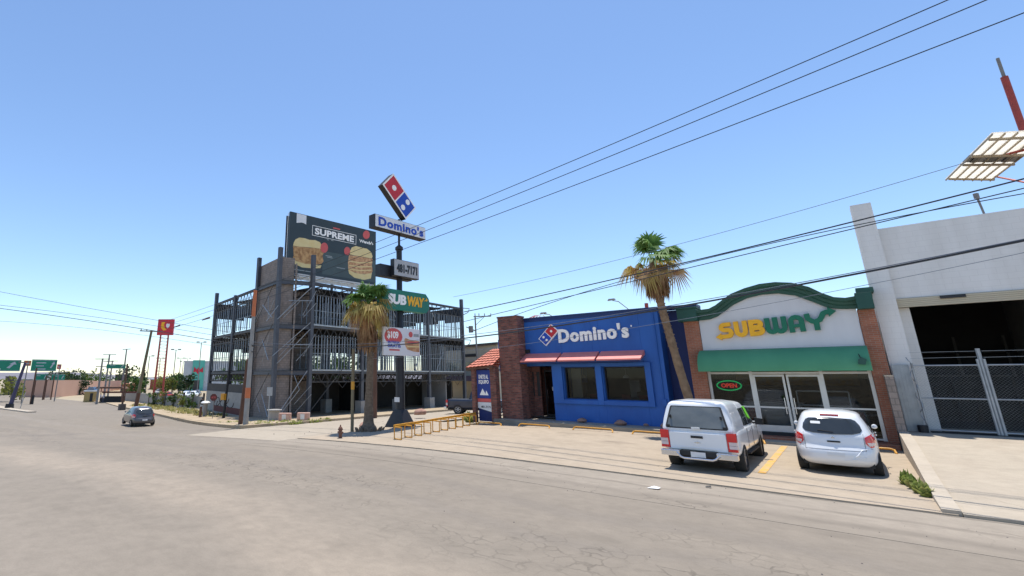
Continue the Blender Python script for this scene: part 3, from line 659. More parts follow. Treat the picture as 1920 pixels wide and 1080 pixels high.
# lettering
def ribbon(mb, fr, pts, w_, d0, d1, slope=0.):
    """flat-ended mitred band along a 2-D path, extruded: one closed outline"""
    P_ = [Vector(p) for p in pts]; L2, R2 = [], []
    for i, p in enumerate(P_):
        a = (P_[i]-P_[i-1]).normalized() if i else (P_[1]-p).normalized(); b_ = (P_[i+1]-p).normalized() if i < len(P_)-1 else a
        n1, n2 = Vector((-a.y, a.x)), Vector((-b_.y, b_.x)); m_ = (n1+n2).normalized(); k = w_/2/max(.5, m_.dot(n1)); L2.append(p+m_*k); R2.append(p-m_*k)
    n = len(P_); f = lambda q, d: fr(q.x, q.y+slope*q.x, d); o = len(mb.v)
    for q in L2+R2: mb.v.append(f(q, d0))
    for q in L2+R2: mb.v.append(f(q, d1))
    for i in range(n-1):
        for (a, b_, c, d) in ((2*n+i, 2*n+i+1, 3*n+i+1, 3*n+i), (i, n+i, n+i+1, i+1), (i, i+1, 2*n+i+1, 2*n+i), (n+i, 3*n+i, 3*n+i+1, n+i+1)): mb.f.append((o+a, o+b_, o+c, o+d)); mb.m.append(0)
    for (a, b_, c, d) in ((0, 2*n, 3*n, n), (n-1, 2*n-1, 4*n-1, 3*n-1)): mb.f.append((o+a, o+b_, o+c, o+d)); mb.m.append(0)
FL_ = frame((-3.74, 24.6, 4.03), (1, 0, 0)); T_ = .165; SL = .055
def arc(cx, cy, rx, ry, a0, a1, n=6): return [(cx+rx*math.cos(R(a0+(a1-a0)*i/n)), cy+ry*math.sin(R(a0+(a1-a0)*i/n))) for i in range(n+1)]
mb = MB(); e = [.09]
def rb(pts, w_=T_): e[0] += .0015; ribbon(mb, FL_, pts, w_, -.03, e[0], SL)
rb([(.42, .57)]+arc(.18, .445, .105, .125, 90, 270)[:4]+arc(.18, .445, .105, .10, 180, 270)[1:]+arc(.29, .215, .11, .13, 90, -90)+[(.02, .085)])
mb.prism(lambda x, y, d: FL_(x, y+SL*x, d), [(.04, -.06), (.04, .23), (-.16, .085)], -.03, .088)
rb([(.60, .65), (.60, .25)]+arc(.745, .235, .145, .15, 180, 360)+[(.89, .25), (.89, .65)])
rb([(1.10, 0), (1.10, .65)]); rb([(1.15, .565)]+arc(1.30, .455, .115, .11, 90, -90)+[(1.15, .345)]); rb([(1.15, .30)]+arc(1.32, .192, .12, .11, 90, -90)+[(1.15, .082)])
mb.build('yellow_letters', 'syellow', sub)
mb = MB(); e = [.09]
rb([(1.63, .65), (1.63, .24)]+arc(1.755, .225, .125, .14, 180, 360)+[(1.88, .24), (1.88, .65)]); rb(arc(2.02, .225, .13, .14, 205, 360)+[(2.15, .24), (2.15, .65)])
rb([(2.36, 0), (2.36, .40)]+arc(2.52, .41, .16, .16, 180, 0)+[(2.68, .40), (2.68, 0)]); rb([(2.44, .24), (2.60, .24)], .12)
rb([(2.86, .65), (2.88, .46), (2.98, .36), (3.10, .30), (3.10, 0)]); rb([(3.10, .33), (3.22, .38), (3.28, .48), (3.34, .60), (3.44, .64), (3.52, .64)])
mb.prism(lambda x, y, d: FL_(x, y+SL*x, d), [(3.49, .46), (3.72, .64), (3.49, .82)], -.03, .088)
mb.build('green_letters', 'sgreen', sub)
# neon open sign in the left window (lit)
on = thing('open_sign', 'oval neon sign, green ring and red word, in the left window of the sandwich shop', 'neon sign', (-3.75, 24.9, 2.15))
NG = mat('neongreen', (.02, .5, .15), None, 2, .4, emit=((.02, .9, .25), .45)); NR = mat('neonred', (.8, .05, .03), None, 2, .4, emit=((1, .06, .03), .6))
FO = frame((-3.78, 24.88, 2.14), (1, 0, 0))
mb = MB(); mb.tube([FO(.42*math.cos(2*math.pi*i/28), .19*math.sin(2*math.pi*i/28), 0) for i in range(29)], .022, 6, cap=False); mb.build('green_ring', NG, on)
mb = MB(); put_text(mb, FO, 'OPEN', -.27, -.085, .54, .17, -.01, .01, .03); mb.build('red_word', NR, on)
mb = MB(); mb.rect(FO, -.46, .46, -.22, .22, -.03, -.026); mb.build('back_plate', 'black', on)
# flood lamp on the awning
t = thing('flood_lamp', 'dark flood lamp hanging on a thin arm over the right end of the green awning', 'lamp', (.25, 24.5, 3.5))
mb = MB(); mb.tube([(.20, 24.54, 3.38), (.28, 24.2, 3.36), (.33, 23.9, 3.12)], .014, 6); mb.build('arm', 'dark', t)
mb = MB(); mb.prism(frame((.33, 23.85, 3.02), (1, 0, .0)), [(-.10, -.10), (.08, -.12), (.14, .06), (.02, .14), (-.08, .05)], -.08, .08); mb.build('lamp_head', 'cornice', t)
t = thing('stone_post', 'leaning flat stone slab with pale top between brick pier and grey sheet', 'post', (.85, 24.0, .4))
mb = MB(); mb.box(.80, 1.0, 23.7, 24.58, .1, 2.50, 0); mb.build('slab', 'block', t); mb = MB(); mb.box(.79, 1.01, 23.69, 24.585, 2.502, 2.55); mb.build('cap', 'walk', t)

# ================================================================== WHITE WAREHOUSE
wh = thing('warehouse', 'tall white warehouse front with open dark loading bay', 'warehouse', (5, 24.9, .66))
mb = MB(); mb.box(1.03, 1.60, 24.9, 25.5, .5, 8.85); mb.build('pilaster', 'whitewall', wh)
FWH = frame((0, 25.15, 0), (1, 0, 0))
mb = MB(); mb.rect(FWH, 1.602, 14, 5.22, 7.85, -.3, 0); mb.rect(FWH, 7.2, 14, .4, 5.218, -.3, 0); mb.build('wall', 'whitewall', wh)
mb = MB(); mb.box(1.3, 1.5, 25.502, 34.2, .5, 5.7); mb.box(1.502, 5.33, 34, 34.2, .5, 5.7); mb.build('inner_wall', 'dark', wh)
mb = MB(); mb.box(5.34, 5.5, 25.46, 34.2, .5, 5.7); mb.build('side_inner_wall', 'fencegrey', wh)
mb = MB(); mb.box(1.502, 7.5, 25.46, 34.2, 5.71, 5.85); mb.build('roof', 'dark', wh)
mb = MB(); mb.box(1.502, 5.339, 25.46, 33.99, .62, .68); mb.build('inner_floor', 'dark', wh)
mb = MB()
for k in range(5): mb.rect(FWH, 1.602, 7.2, 4.90+k*.062, 4.90+k*.062+.056, -.1-.01*k, .02+.012*k)
mb.build('rolled_shutter', 'cream', wh); mb = MB(); mb.rect(FWH, 2.66, 3.24, 5.10, 5.20, .072, .11); mb.build('shutter_slot', 'black', wh)
mb = MB(); mb.rect(FWH, 1.602, 1.9, .6, 4.9, -.29, -.25); mb.build('jamb', 'whitewall', wh)
mb = MB()
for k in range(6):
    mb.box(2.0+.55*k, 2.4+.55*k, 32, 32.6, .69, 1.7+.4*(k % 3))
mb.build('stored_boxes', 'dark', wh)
mb = MB(); mb.box(2., 5., 33, 33.7, 2.5, 2.55); mb.box(2., 5., 33, 33.7, 3.5, 3.55)
for x in (2, 3.5, 4.9): mb.box(x, x+.08, 33, 33.08, .7, 4.2)
mb.build('storage_rack', 'joist', wh)
mb = MB(); mb.box(1.61, 5.3, 24.5, 25.1, .55, .73); mb.build('sill', 'dark', wh)
t = thing('sheet_panel', 'upright pale grey metal sheet against the white pilaster by the gate', 'panel', (1.3, 24.7, .6))
mb = MB(); mb.box(1.06, 1.48, 24.80, 24.84, .62, 2.9)
for k in range(5): mb.box(1.08+.085*k, 1.10+.085*k, 24.785, 24.799, .62, 2.9)
mb.build('sheet', 'galv', t)
mb = MB(); mb.lathe((1.42, 24.45, .62), [(.09, 0), (.12, .05), (.13, .3), (.10, .32)], 12); o = mb.build('bucket', 'black'); tag(o, 'small black bucket at the foot of the grey sheet by the gate', 'bucket')
# chain-link gate: two leaves
def leaf(x0, x1, label):
    g = thing('chain_link_gate', label, 'gate', (x0, 24.9, .7), group='leaves of the chain link gate')
    y = 24.62; m1 = MB()
    for z in (.80, 1.80, 2.86): m1.tube([(x0, y, z), (x1, y, z)], .026, 8)
    for x in (x0, x1): m1.tube([(x, y, .70), (x, y, 3.05 if 2.9 < x < 3.3 else 2.95)], .035, 8)
    m1.build('frame', 'galv', g)
    m1 = MB(); s = .085; H = 2.02
    n = int((x1-x0+H)/s)
    for i in range(n):
        for sg in (1, -1):
            a = x0-H+i*s; p, q_ = (a, .82), (a+H, .82+H)
            lo = max(0, x0-a); hi = min(H, x1-a)
            if hi-lo < .05: continue
            u0, u1 = a+lo, a+hi; z0, z1 = .82+lo, .82+hi
            if sg < 0: z0, z1 = .82+H-lo, .82+H-hi
            m1.tube([(u0, y+sg*.004, z0), (u1, y+sg*.004, z1)], 0.0016, 3, cap=False)
    m1.build('wire_mesh', 'galv', g)
    m1 = MB(); m1.tube([(x0, y, 3.1), (x1, y, 3.12)], .006, 4); m1.tube([(x0, y, 3.3), (x1, y, 3.3)], .006, 4); m1.build('top_wire', 'galv', g)
    return g
leaf(1.55, 3.02, 'left leaf of the chain link gate, between grey sheet and double post')
leaf(3.16, 4.7, 'right leaf of the chain link gate, cut by the picture edge')
mb = MB(); mb.tube([(3.09, 24.66, .6), (3.09, 24.66, 3.38)], .055, 8); o = mb.build('gate_post', 'galv'); tag(o, 'thick galvanised post between the two chain link gate leaves', 'post')
mb = MB()
for k in range(26):
    a = k*.9; mb.tube([(1.5+.05*math.sin(a), 24.5+.06*math.cos(a*1.3), .8+k*.09), (1.5+.05*math.sin(a+.9), 24.5+.06*math.cos((a+.9)*1.3), .89+k*.09)], .012, 4)
o = mb.build('loose_wire', 'galv'); tag(o, 'tangled loose wire running up the left gate edge', 'wire')
# red mast and roof billboard frame seen from below
t = thing('sign_mast', 'thick red mast with thin grey tip rising above the white warehouse', 'mast', (6.3, 29, 5.7))
mb = MB(); mb.tube([(6.36, 29, 5.7), (6.36, 29, 14.0)], .105, 10); mb.build('mast', 'redpaint', t, smooth=True)
mb = MB(); mb.tube([(6.36, 29, 14.0), (6.36, 29, 14.85)], .05, 8); mb.build('tip', 'greypole', t)
mb = MB(); mb.tube([(6.36, 29, 9.9), (7.6, 29, 9.6)], .04, 6); mb.build('stay', 'redpaint', t)
t = thing('roof_sign', 'cream slatted sign panel with brown battens seen from below over the warehouse', 'sign', (5, 27, 9))
P0, P1, P2, P3 = (Vector(p) for p in ((4.48, 31.62, 11), (5.13, 26.46, 11), (6.75, 27.6, 11.), (5.95, 33.15, 11)))
def pq(u, v, dz=0): return tuple((P0.lerp(P3, u)).lerp(P1.lerp(P2, u), v)+Vector((0, 0, dz)))
def slab(mb, u0, u1, v0, v1, z0, z1, mi=0):
    mb.add([pq(u0, v0, z0), pq(u1, v0, z0), pq(u1, v1, z0), pq(u0, v1, z0), pq(u0, v0, z1), pq(u1, v0, z1), pq(u1, v1, z1), pq(u0, v1, z1)], [(0, 3, 2, 1), (4, 5, 6, 7), (0, 1, 5, 4), (1, 2, 6, 5), (2, 3, 7, 6), (3, 0, 4, 7)], mi)
M['plank'] = leaf_mat('plank', (.95, .93, .88), (.90, .86, .78), 3)
for n_ in M['plank'].node_tree.nodes:
    if n_.type == 'MIX_SHADER': n_.inputs[0].default_value = .75; M['batten'] = mat('batten', (.42, .35, .25), (.3, .25, .18), 3, .8)
mb = MB()
for i in range(5):
    slab(mb, i*.2+.006, i*.2+.188, 0, .42, 0, .04); slab(mb, i*.2+.006, i*.2+.188, .58, 1, 0, .04)
mb.build('planks', 'plank', t)
mb = MB()
for i in range(6): slab(mb, i*.197, i*.197+.014, 0, 1, -.06, -.001)
for v in (.06, .40, .585, .92): slab(mb, 0, 1, v, v+.02, -.13, -.062)
mb.build('battens', 'batten', t)
mb = MB(); slab(mb, .0, 1, .425, .575, .0, .03, 0)
for i in range(3): slab(mb, .12+.3*i, .24+.3*i, .44, .56, -.05, -.002, 1)
mb.build('middle_band', ['fencegrey', 'black'], t)
mb = MB()
mb.tube([pq(.5, .5, .05), (6.36, 29, 10.9)], .05, 6); mb.tube([pq(1, .1), (6.9, 30, 9.4), (7.5, 29, 7.8)], .04, 6); mb.tube([pq(.9, .9, 0), (6.36, 29, 11.4)], .05, 6); mb.build('support', 'redpaint', t)
t = thing('roof_vent_post', 'short grey insulator post on the warehouse parapet', 'post', (4.2, 25.3, 7.85))
mb = MB(); mb.tube([(4.2, 25.3, 7.8), (4.15, 25.3, 8.6)], .03, 6); mb.tube([(4.15, 25.3, 8.45), (4.15, 25.3, 8.62)], .07, 8); mb.build('post', 'greypole', t)

# ================================================================== UNFINISHED STEEL BUILDING
con = thing('steel_frame_building', 'unfinished three storey steel frame building with open stud walls and a grey block tower', 'building', (-36, 25, -.8))
C0, CL, CLL, CR, CE, CB = (-36.1, 24.4), (-41.2, 25.4), (-54.2, 27.9), (-34.8, 27.2), (-34.8, 51.2), (-52.0, 51.2)
FL = [3.0, 7.0, 11.0]
def column(x, y, z0, z1, r_=.17, nm='steel', name='column'):
    mb = MB(); mb.box(x-r_, x+r_, y-r_, y+r_, z0, z1); return mb.build(name, nm, con)
GZ0 = -1.3
for (x, y), zt in ((C0, 14.0), (CL, 14.05), (CLL, 12.3), (CR, 13.55), ((-34.8, 33.6), 11.1), ((-34.8, 38.9), 11.1), ((-34.8, 44.2), 11.2), (CE, 12.1), ((-47.4, 26.6), 11.1), ((-45., 37), 11), ((-45, 44), 11), (CB, 11), ((-53, 36), 11), ((-53, 44), 11)):
    column(x, y, GZ0, zt)
for (x, y) in ((-34.8, 33.6), (-34.8, 38.9), (-34.8, 44.2), (-40, 33.6), (-40, 40)):
    mb = MB(); mb.box(x-.42, x+.42, y-.42, y+.42, GZ0, .25); mb.build('concrete_pedestal', 'concrete', con, bevel=.01)
    if x < -39: column(x, y, .25, 11)
def beam(a, b_, z, h=.38, wd=.16, m='steel', name='floor_beam'):
    a, b_ = Vector((*a, 0)), Vector((*b_, 0)); L_ = (b_-a).length; fr = frame((a.x, a.y, z), (b_-a))
    mb = MB(); mb.rect(fr, 0, L_, -.03, 0, -wd/2, wd/2); mb.rect(fr, 0, L_, -h, -h+.03, -wd/2, wd/2); mb.rect(fr, 0, L_, -h+.031, -.031, -.012, .012)
    return mb.build(name, m, con)
def truss(a, b_, z, h=.8, n=None):
    a, b_ = Vector((*a, 0)), Vector((*b_, 0)); L_ = (b_-a).length; fr = frame((a.x, a.y, z), (b_-a)); n = n or max(4, int(L_/.8))
    mb = MB(); mb.bar(fr(0, 0), fr(L_, 0), .09); mb.bar(fr(0, -h), fr(L_, -h), .09)
    for i in range(n):
        u0, u1 = L_*i/n, L_*(i+1)/n; m_ = (u0+u1)/2
        mb.bar(fr(u0, 0), fr(m_, -h), .045); mb.bar(fr(m_, -h), fr(u1, 0), .045)
    return mb.build('open_truss', 'joist', con)
def studs(a, b_, z0, z1, n, jit=.25, mid=True, m='stud', both=False):
    a, b_ = Vector((*a, 0)), Vector((*b_, 0)); L_ = (b_-a).length; fr = frame((a.x, a.y, 0), (b_-a)); mb = MB()
    for i in range(n):
        u = L_*(i+.5)/n+random.uniform(-jit, jit)*L_/n*.5; q = random.uniform(-.06, .06)
        mb.bar(fr(u, z0), fr(u+q, z1), .05+.03*random.random(), mi=0)
    if mid: mb.bar(fr(0, z0+.45*(z1-z0)), fr(L_, z0+.45*(z1-z0)), .04)
    return mb.build('stud_wall', m, con)
sidebays = [CR, (-34.8, 33.6), (-34.8, 38.9), (-34.8, 44.2), CE]
leftbays = [CL, (-47.4, 26.6), CLL]
for lv, z in enumerate(FL):
    beam(C0, CR, z); beam(CL, C0, z, .34)
    for a, b_ in zip(sidebays, sidebays[1:]): beam(a, b_, z, .2); truss(a, b_, z-.22, .75 if lv < 2 else .95)
    for a, b_ in zip(leftbays, leftbays[1:]): beam(a, b_, z, .2); truss(a, b_, z-.22, .7 if lv < 2 else .9)
    beam(CB, CE, z, .3); beam(CLL, CB, z, .3); truss(CB, CE, z-.3, .7); truss(CLL, CB, z-.3, .7)
    # interior joists across, seen from below
    for i in range(7):
        y = 28.5+i*3.2; truss((-52.8, y), (-34.9, y), z-.25, .6, 22)
for z in FL[:2]:
    for a, b_ in zip(sidebays, sidebays[1:]):
        mb = MB(); mb.box(a[0]+.10, a[0]+.16, a[1]+.18, b_[1]-.18, z+.0, z+.13); mb.build('deck_edge', 'galv', con)
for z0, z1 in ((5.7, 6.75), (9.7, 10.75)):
    f9 = frame((-53.2, 30.4, 0), (10.8, -2.1, 0)); mb = MB(); mb.rect(f9, 0, 11, z0, z1, 0, .03); mb.build('darkening_sheet', 'deck', con)  # upright sheets added behind the left bays to darken the truss band
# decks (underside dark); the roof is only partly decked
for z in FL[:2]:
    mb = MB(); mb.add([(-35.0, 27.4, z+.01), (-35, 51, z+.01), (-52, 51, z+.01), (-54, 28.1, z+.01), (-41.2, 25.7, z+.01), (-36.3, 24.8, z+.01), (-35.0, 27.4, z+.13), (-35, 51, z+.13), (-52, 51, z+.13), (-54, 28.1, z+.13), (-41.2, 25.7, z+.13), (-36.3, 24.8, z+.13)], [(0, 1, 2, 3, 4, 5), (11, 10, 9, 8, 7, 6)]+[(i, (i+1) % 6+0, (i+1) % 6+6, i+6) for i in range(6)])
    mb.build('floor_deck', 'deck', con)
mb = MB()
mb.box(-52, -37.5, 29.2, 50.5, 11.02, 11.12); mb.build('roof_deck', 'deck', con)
for lv, (z0, z1) in enumerate(((3.15, 6.2), (7.15, 9.9))):
    for a, b_ in zip(sidebays, sidebays[1:]): L_ = b_[1]-a[1]; studs(a, b_, z0, z1, int(L_*2.9))
    for a, b_ in zip(leftbays, leftbays[1:]): studs(a, b_, z0, z1, 10)
    studs(CB, CE, z0, z1, 26); studs(CLL, CB, z0, z1, 26)
    studs((-44, 31), (-44, 49), z0, z1, 26); studs((-52, 38), (-36, 38), z0, z1, 26); studs((-38.5, 28.5), (-38.5, 50), z0, z1, 30); studs((-52, 32), (-38, 32), z0, z1, 22)
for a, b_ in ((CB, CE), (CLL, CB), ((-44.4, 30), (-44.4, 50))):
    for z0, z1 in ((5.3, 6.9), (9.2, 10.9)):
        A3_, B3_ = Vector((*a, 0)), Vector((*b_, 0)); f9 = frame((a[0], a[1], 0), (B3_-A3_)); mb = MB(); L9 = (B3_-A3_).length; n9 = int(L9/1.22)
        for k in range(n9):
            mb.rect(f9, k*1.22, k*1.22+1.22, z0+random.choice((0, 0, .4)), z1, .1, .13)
        mb.build('darkening_boards', 'deck', con)  # boards added to make the upper half of each open storey dark
# block tower round the corner column
def bwall(a, b_, z0, z1, th=.15, off=-.2, m='block', name='block_wall'):
    a, b_ = Vector((*a, 0)), Vector((*b_, 0)); L_ = (b_-a).length; fr = frame((a.x, a.y, 0), (b_-a)); mb = MB(); mb.rect(fr, 0, L_, z0, z1, off-th, off); return mb.build(name, m, con)
C1 = (C0[0]+(CR[0]-C0[0])*.45, C0[1]+(CR[1]-C0[1])*.45)
bwall((CL[0]+.1, CL[1]-.02), (C0[0]-.0, C0[1]), GZ0, 13.2); bwall((C0[0], C0[1]), C1, GZ0, 13.15)
bwall(CL, (-39.6, 31), GZ0, 11, off=.2); bwall(C1, (-39.9, 28.9), GZ0, 12.6, off=.2)
# ground floor walls
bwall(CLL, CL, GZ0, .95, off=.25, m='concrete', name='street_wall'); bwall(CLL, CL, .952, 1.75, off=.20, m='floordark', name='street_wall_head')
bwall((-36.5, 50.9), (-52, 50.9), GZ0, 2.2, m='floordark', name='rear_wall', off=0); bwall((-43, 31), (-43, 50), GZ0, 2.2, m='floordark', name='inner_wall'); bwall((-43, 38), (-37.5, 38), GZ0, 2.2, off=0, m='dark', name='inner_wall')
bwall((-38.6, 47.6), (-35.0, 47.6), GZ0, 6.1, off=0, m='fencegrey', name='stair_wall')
# braces and props
def brace(pts, r_=.035, m='galv'):
    mb = MB(); mb.tube(pts, r_, 6); return mb.build('brace', m, con)
def cr(t, z, o=.25): return (C0[0]+(CR[0]-C0[0])*t+o, C0[1]+(CR[1]-C0[1])*t-o*.5, z)
brace([cr(.05, -.9, .8), cr(.9, 3.0, .5)]); brace([cr(.1, -1, .3), cr(.7, 1.4, .5), cr(.55, 2.6, .3)]); brace([cr(.05, 3.6, .3), cr(.95, 6.6, .3)]); brace([cr(-.1, 4.2, .5), cr(.95, 7.2, .4)], .03)
brace([cr(0, 7.4, .3), cr(.95, 10.4, .3)]); brace([cr(-.3, 7.2, .2), cr(.0, 8.6, .3)], .03)
def clp(t, z, o=.3): return (CL[0]+(C0[0]-CL[0])*t, CL[1]+(C0[1]-CL[1])*t-o, z)
brace([clp(.1, 3.6), clp(.95, 7.0)], .03, 'joist'); brace([clp(.1, 7.2), clp(.9, 10.6)], .03, 'joist'); brace([clp(.55, 5.6), clp(.85, 3.9)], .04); brace([clp(.45, 9.0), clp(.9, 7.6)], .04); brace([clp(.1, -.6), clp(.9, 2.8)], .03, 'joist')
brace([clp(.65, 1.), clp(.95, -.8)], .04)
for k in range(9):
    t0 = random.random()*.8; z0 = random.choice((3.3, 7.3, -.6))+random.random(); brace([cr(t0, z0, .3), cr(min(1.1, t0+.45), z0+random.uniform(1.2, 2.6), .35)], .022)
    brace([clp(t0, z0), clp(t0+random.uniform(-.35, .35), z0+random.uniform(1.0, 2.4))], .022)
for k in range(16):
    y0 = 27.6+random.random()*21; z0 = random.choice((3.1, 7.1)); brace([(-34.6, y0, z0), (-34.6, y0+random.uniform(-1.5, 1.5), z0+random.uniform(2.2, 3.2))], .025)
for z in (5.2, 9.1): brace([cr(.3, z, .2), cr(1.0, z+.1, .2)], .04); brace([clp(0, z-1.), clp(1, z-.9)], .02, 'joist')
brace([(-34.5, 27.3, -.3), (-34.5, 33.5, 5.8)], .035, 'joist')
for k in range(12):
    y = 28.2+k*1.85; brace([(-34.6, y, 2.3), (-34.6, y+.9, 1.5), (-34.6, y+1.8, 2.3)], .025, 'joist')
for (x, y, z) in ((CE[0]+.0, CE[1], 11.0), (CE[0], CE[1], 7.0)):
    mb = MB(); mb.tube([(x, y, z), (x+.4, y+1.2, z-.0), (x+.3, y+1.0, z-.5), (x, y+.2, z-.9)], .05, 5); mb.build('outrigger', 'joist', con)
# graffiti (flat paint marks on the street wall)
mb = MB(); L_ = math.hypot(CLL[0]-CL[0], CLL[1]-CL[1]); fg = frame((CLL[0], CLL[1], 0), (CL[0]-CLL[0], CL[1]-CLL[1], 0))
for k in range(4):
    u = 4.+k*1.3; pts = [fg(u+1.0*math.cos(a)*(1+.2*k), -.1+.45*math.sin(a*1.4+k), .262) for a in [i*.35 for i in range(12)]]
    mb.tube(pts, .035, 4)
mb.build('graffiti', 'dark', con)
mb = MB(); mb.rect(fg, 3.0, 11.5, -1.1, -.5, .2505, .26); mb.build('red_dado', 'dado', con)
# rooftop billboard
bb = thing('billboard', 'dark burger billboard with white word on the roof of the unfinished building', 'billboard', (-38, 30, 11))
a_ = R(96.7); ub = Vector((-math.cos(a_), math.sin(a_), 0)); BO = Vector((-38.38, 26.86, 12.40)); FBB = frame(BO, ub)
BW, BH = 11.08, 6.28
mb = MB(); mb.rect(FBB, 0, BW, 0, BH, -.25, 0, 0); mb.rect(FBB, BW*.36, BW, .35, BH*.45, .001, .004, 1); mb.build('dark_sheet', ['bill', 'bill2'], bb)
mb = MB(); mb.rect(FBB, -.05, BW-.3, .1, BH-.3, -.75, -.65); mb.build('rear_face', 'steel', bb)
mb = MB(); mb.rect(FBB, 0, BW, -.14, -.02, -.2, .25); mb.rect(FBB, 0, BW, -.95, -.80, -.2, .25); mb.rect(FBB, 0, BW, -.55, -.17, -.2, -.15)
for k in range(12): mb.bar(FBB(.1+k*.98, -.1, .1), FBB(.6+k*.98, -.8, .1), .06)
mb.build('catwalk', 'whitewall', bb)
for k in range(5): mb = MB(); mb.bar(FBB(.3+k*2.6, -1.3, -.45), FBB(.3+k*2.6, BH-.3, -.45), .2); mb.build('support', 'steel', bb)
mb = MB(); mb.tube([FBB(-.18, .2, -.1), FBB(-.18, BH-.2, -.1)], .035, 5); mb.build('pipe', 'white', bb)
def q2(px, py):        # sheet coordinates from the 1389x1080 study crop
    X, Y = 530+px/7.717, 390+py/7.717; d = ray(X, Y); n_ = Vector((ub.y, -ub.x, 0)); t_ = (BO.dot(n_))/(Vector(d).dot(n_)); p = Vector((d[0]*t_, d[1]*t_, CH+d[2]*t_))-BO
    return (p.dot(ub), p.z)
def poly(m, pts, d, name):
    mb = MB(); mb.prism(FBB, [q2(*p) for p in pts], d, d+.004); return mb.build(name, m, bb)
mb = MB(); x0, y0 = q2(465, 385); x1, y1 = q2(1030, 490); put_text(mb, FBB, 'SUPREME', x0, y0+.05, x1-x0, .72, .006, .012, .04, 1.03)
o_ = [q2(425, 398), q2(1062, 530), q2(1062, 385), q2(425, 240)]; xa, xb = o_[0][0], o_[1][0]; ya, yb = min(p[1] for p in o_)+.03, max(p[1] for p in o_)-.05
for r4 in ((xa, xb, ya, ya+.05), (xa, xb, yb-.05, yb), (xa, xa+.05, ya+.05, yb-.05), (xb-.05, xb, ya+.05, yb-.05)): mb.rect(FBB, *r4, .006, .012)
mb.build('headline', 'letterwhite', bb)
poly('signwhite', [(205, 75), (345, 110), (340, 240), (305, 218), (270, 210), (200, 215)], .006, 'white_tab')
poly('bun', [(160, 500), (185, 455), (240, 428), (320, 438), (390, 462), (470, 465), (540, 495), (560, 540), (555, 590), (400, 570), (250, 560), (150, 545)], .008, 'burger_bun')
poly('patty', [(150, 552), (560, 590), (600, 640), (575, 690), (590, 770), (560, 810), (380, 830), (220, 810), (140, 760), (160, 690)], .006, 'burger_filling')
poly('bun', [(140, 730), (200, 770), (330, 810), (560, 830), (545, 870), (440, 875), (280, 860), (150, 800)], .0125, 'burger_base')
poly('badge', [(600+55*math.cos(i*.45), 575+75*math.sin(i*.45)) for i in range(14)], .014, 'round_badge')
poly('bun', [(975, 620), (1000, 570), (1060, 550), (1130, 570), (1220, 590), (1280, 640), (1300, 700), (1290, 730), (1150, 705), (1050, 690), (970, 670)], .008, 'burger_bun')
poly('patty2', [(960, 680), (1120, 705), (1300, 735), (1290, 840), (1300, 910), (1280, 960), (1100, 950), (950, 900), (945, 790)], .006, 'burger_filling')
poly('bun', [(948, 890), (1050, 940), (1180, 960), (1290, 940), (1275, 1020), (1180, 1040), (1040, 1010), (960, 950)], .0125, 'burger_base')
for k, (xx, yy) in enumerate(((960, 760), (955, 820), (950, 872))): poly('bun', [(xx, yy), (xx+150, yy+24), (xx+335, yy+22), (xx+335, yy+36), (xx+150, yy+42), (xx, yy+14)], .0125, 'cheese_layer')
for k, (xx, yy) in enumerate(((160, 640), (150, 700))): poly('patty', [(xx, yy), (xx+200, yy+24), (xx+410, yy+32), (xx+410, yy+60), (xx+200, yy+52), (xx, yy+24)], .0105, 'sauce_layer')
poly('badge', [(932+45*math.cos(i*.45), 622+60*math.sin(i*.45)) for i in range(14)], .014, 'round_badge')
poly('badge', [(1210+50*math.cos(i*.45), 388+62*math.sin(i*.45)) for i in range(14)], .008, 'round_badge')
mb = MB(); x0, y0 = q2(1108, 500); x1, _ = q2(1310, 540); put_text(mb, FBB, "Wendy's", x0, y0-.05, x1-x0, .46, .006, .012, .03, .9)
mb.build('script_name', 'letterwhite', bb)
mb = MB()
for (x, y, w_) in ((620, 690, .8), (640, 712, .7), (780, 862, 1.1), (700, 470, .3), (640, 460, .25), (170, 890, 2.0)):
    a0, b0 = q2(x, y); mb.rect(FBB, a0, a0+w_, b0-.02, b0+.06, .006, .01)
mb.build('small_print', 'greytext', bb)
a0, b0 = q2(730, 290); mb = MB(); mb.rect(FBB, a0, a0+.9, b0-.05, b0+.10, .006, .01); mb.build('red_print', 'badge', bb)

# ================================================================== MULTI-SIGN POLE
PX_, PY_ = -18.3, 20.66
sp = thing('sign_pole', 'black pole carrying a tilted red and blue tile box above other shop sign boxes', 'sign', (PX_, PY_, -.05))
a_ = R(94.9); us = Vector((-math.cos(a_), math.sin(a_), 0)); FSG = frame((-17.87, 20.66, 0), us)   # x=0 at the pole, outward towards +X
def F0b(x0, x1, z0, z1, d0, d1, mi=0, mb=None): mb.rect(FSG, x0, x1, z0, z1, d0, d1, mi)
mb = MB(); mb.lathe((PX_, PY_, 0), [(.30, -.15), (.26, .25), (.245, 3), (.22, 6.5), (.17, 6.6), (.17, 9.75), (.24, 9.8), (.24, 9.95), (.07, 10.1), (.07, 11.7)], 14); mb.build('pole', 'black', sp, smooth=True)
mb = MB(); mb.add([(PX_-.75, PY_-.5, -.2), (PX_+.75, PY_-.5, -.2), (PX_+.75, PY_+.5, -.2), (PX_-.75, PY_+.5, -.2), (PX_-.26, PY_-.26, .75), (PX_+.26, PY_-.26, .75), (PX_+.26, PY_+.26, .75), (PX_-.26, PY_+.26, .75)], [(0, 3, 2, 1), (4, 5, 6, 7), (0, 1, 5, 4), (1, 2, 6, 5), (2, 3, 7, 6), (3, 0, 4, 7)]); mb.build('flared_base', 'black', sp)
mb = MB(); mb.box(PX_-.18, PX_+.18, PY_-.283, PY_-.263, 1.15, 1.4); mb.build('sticker', 'signwhite', sp)
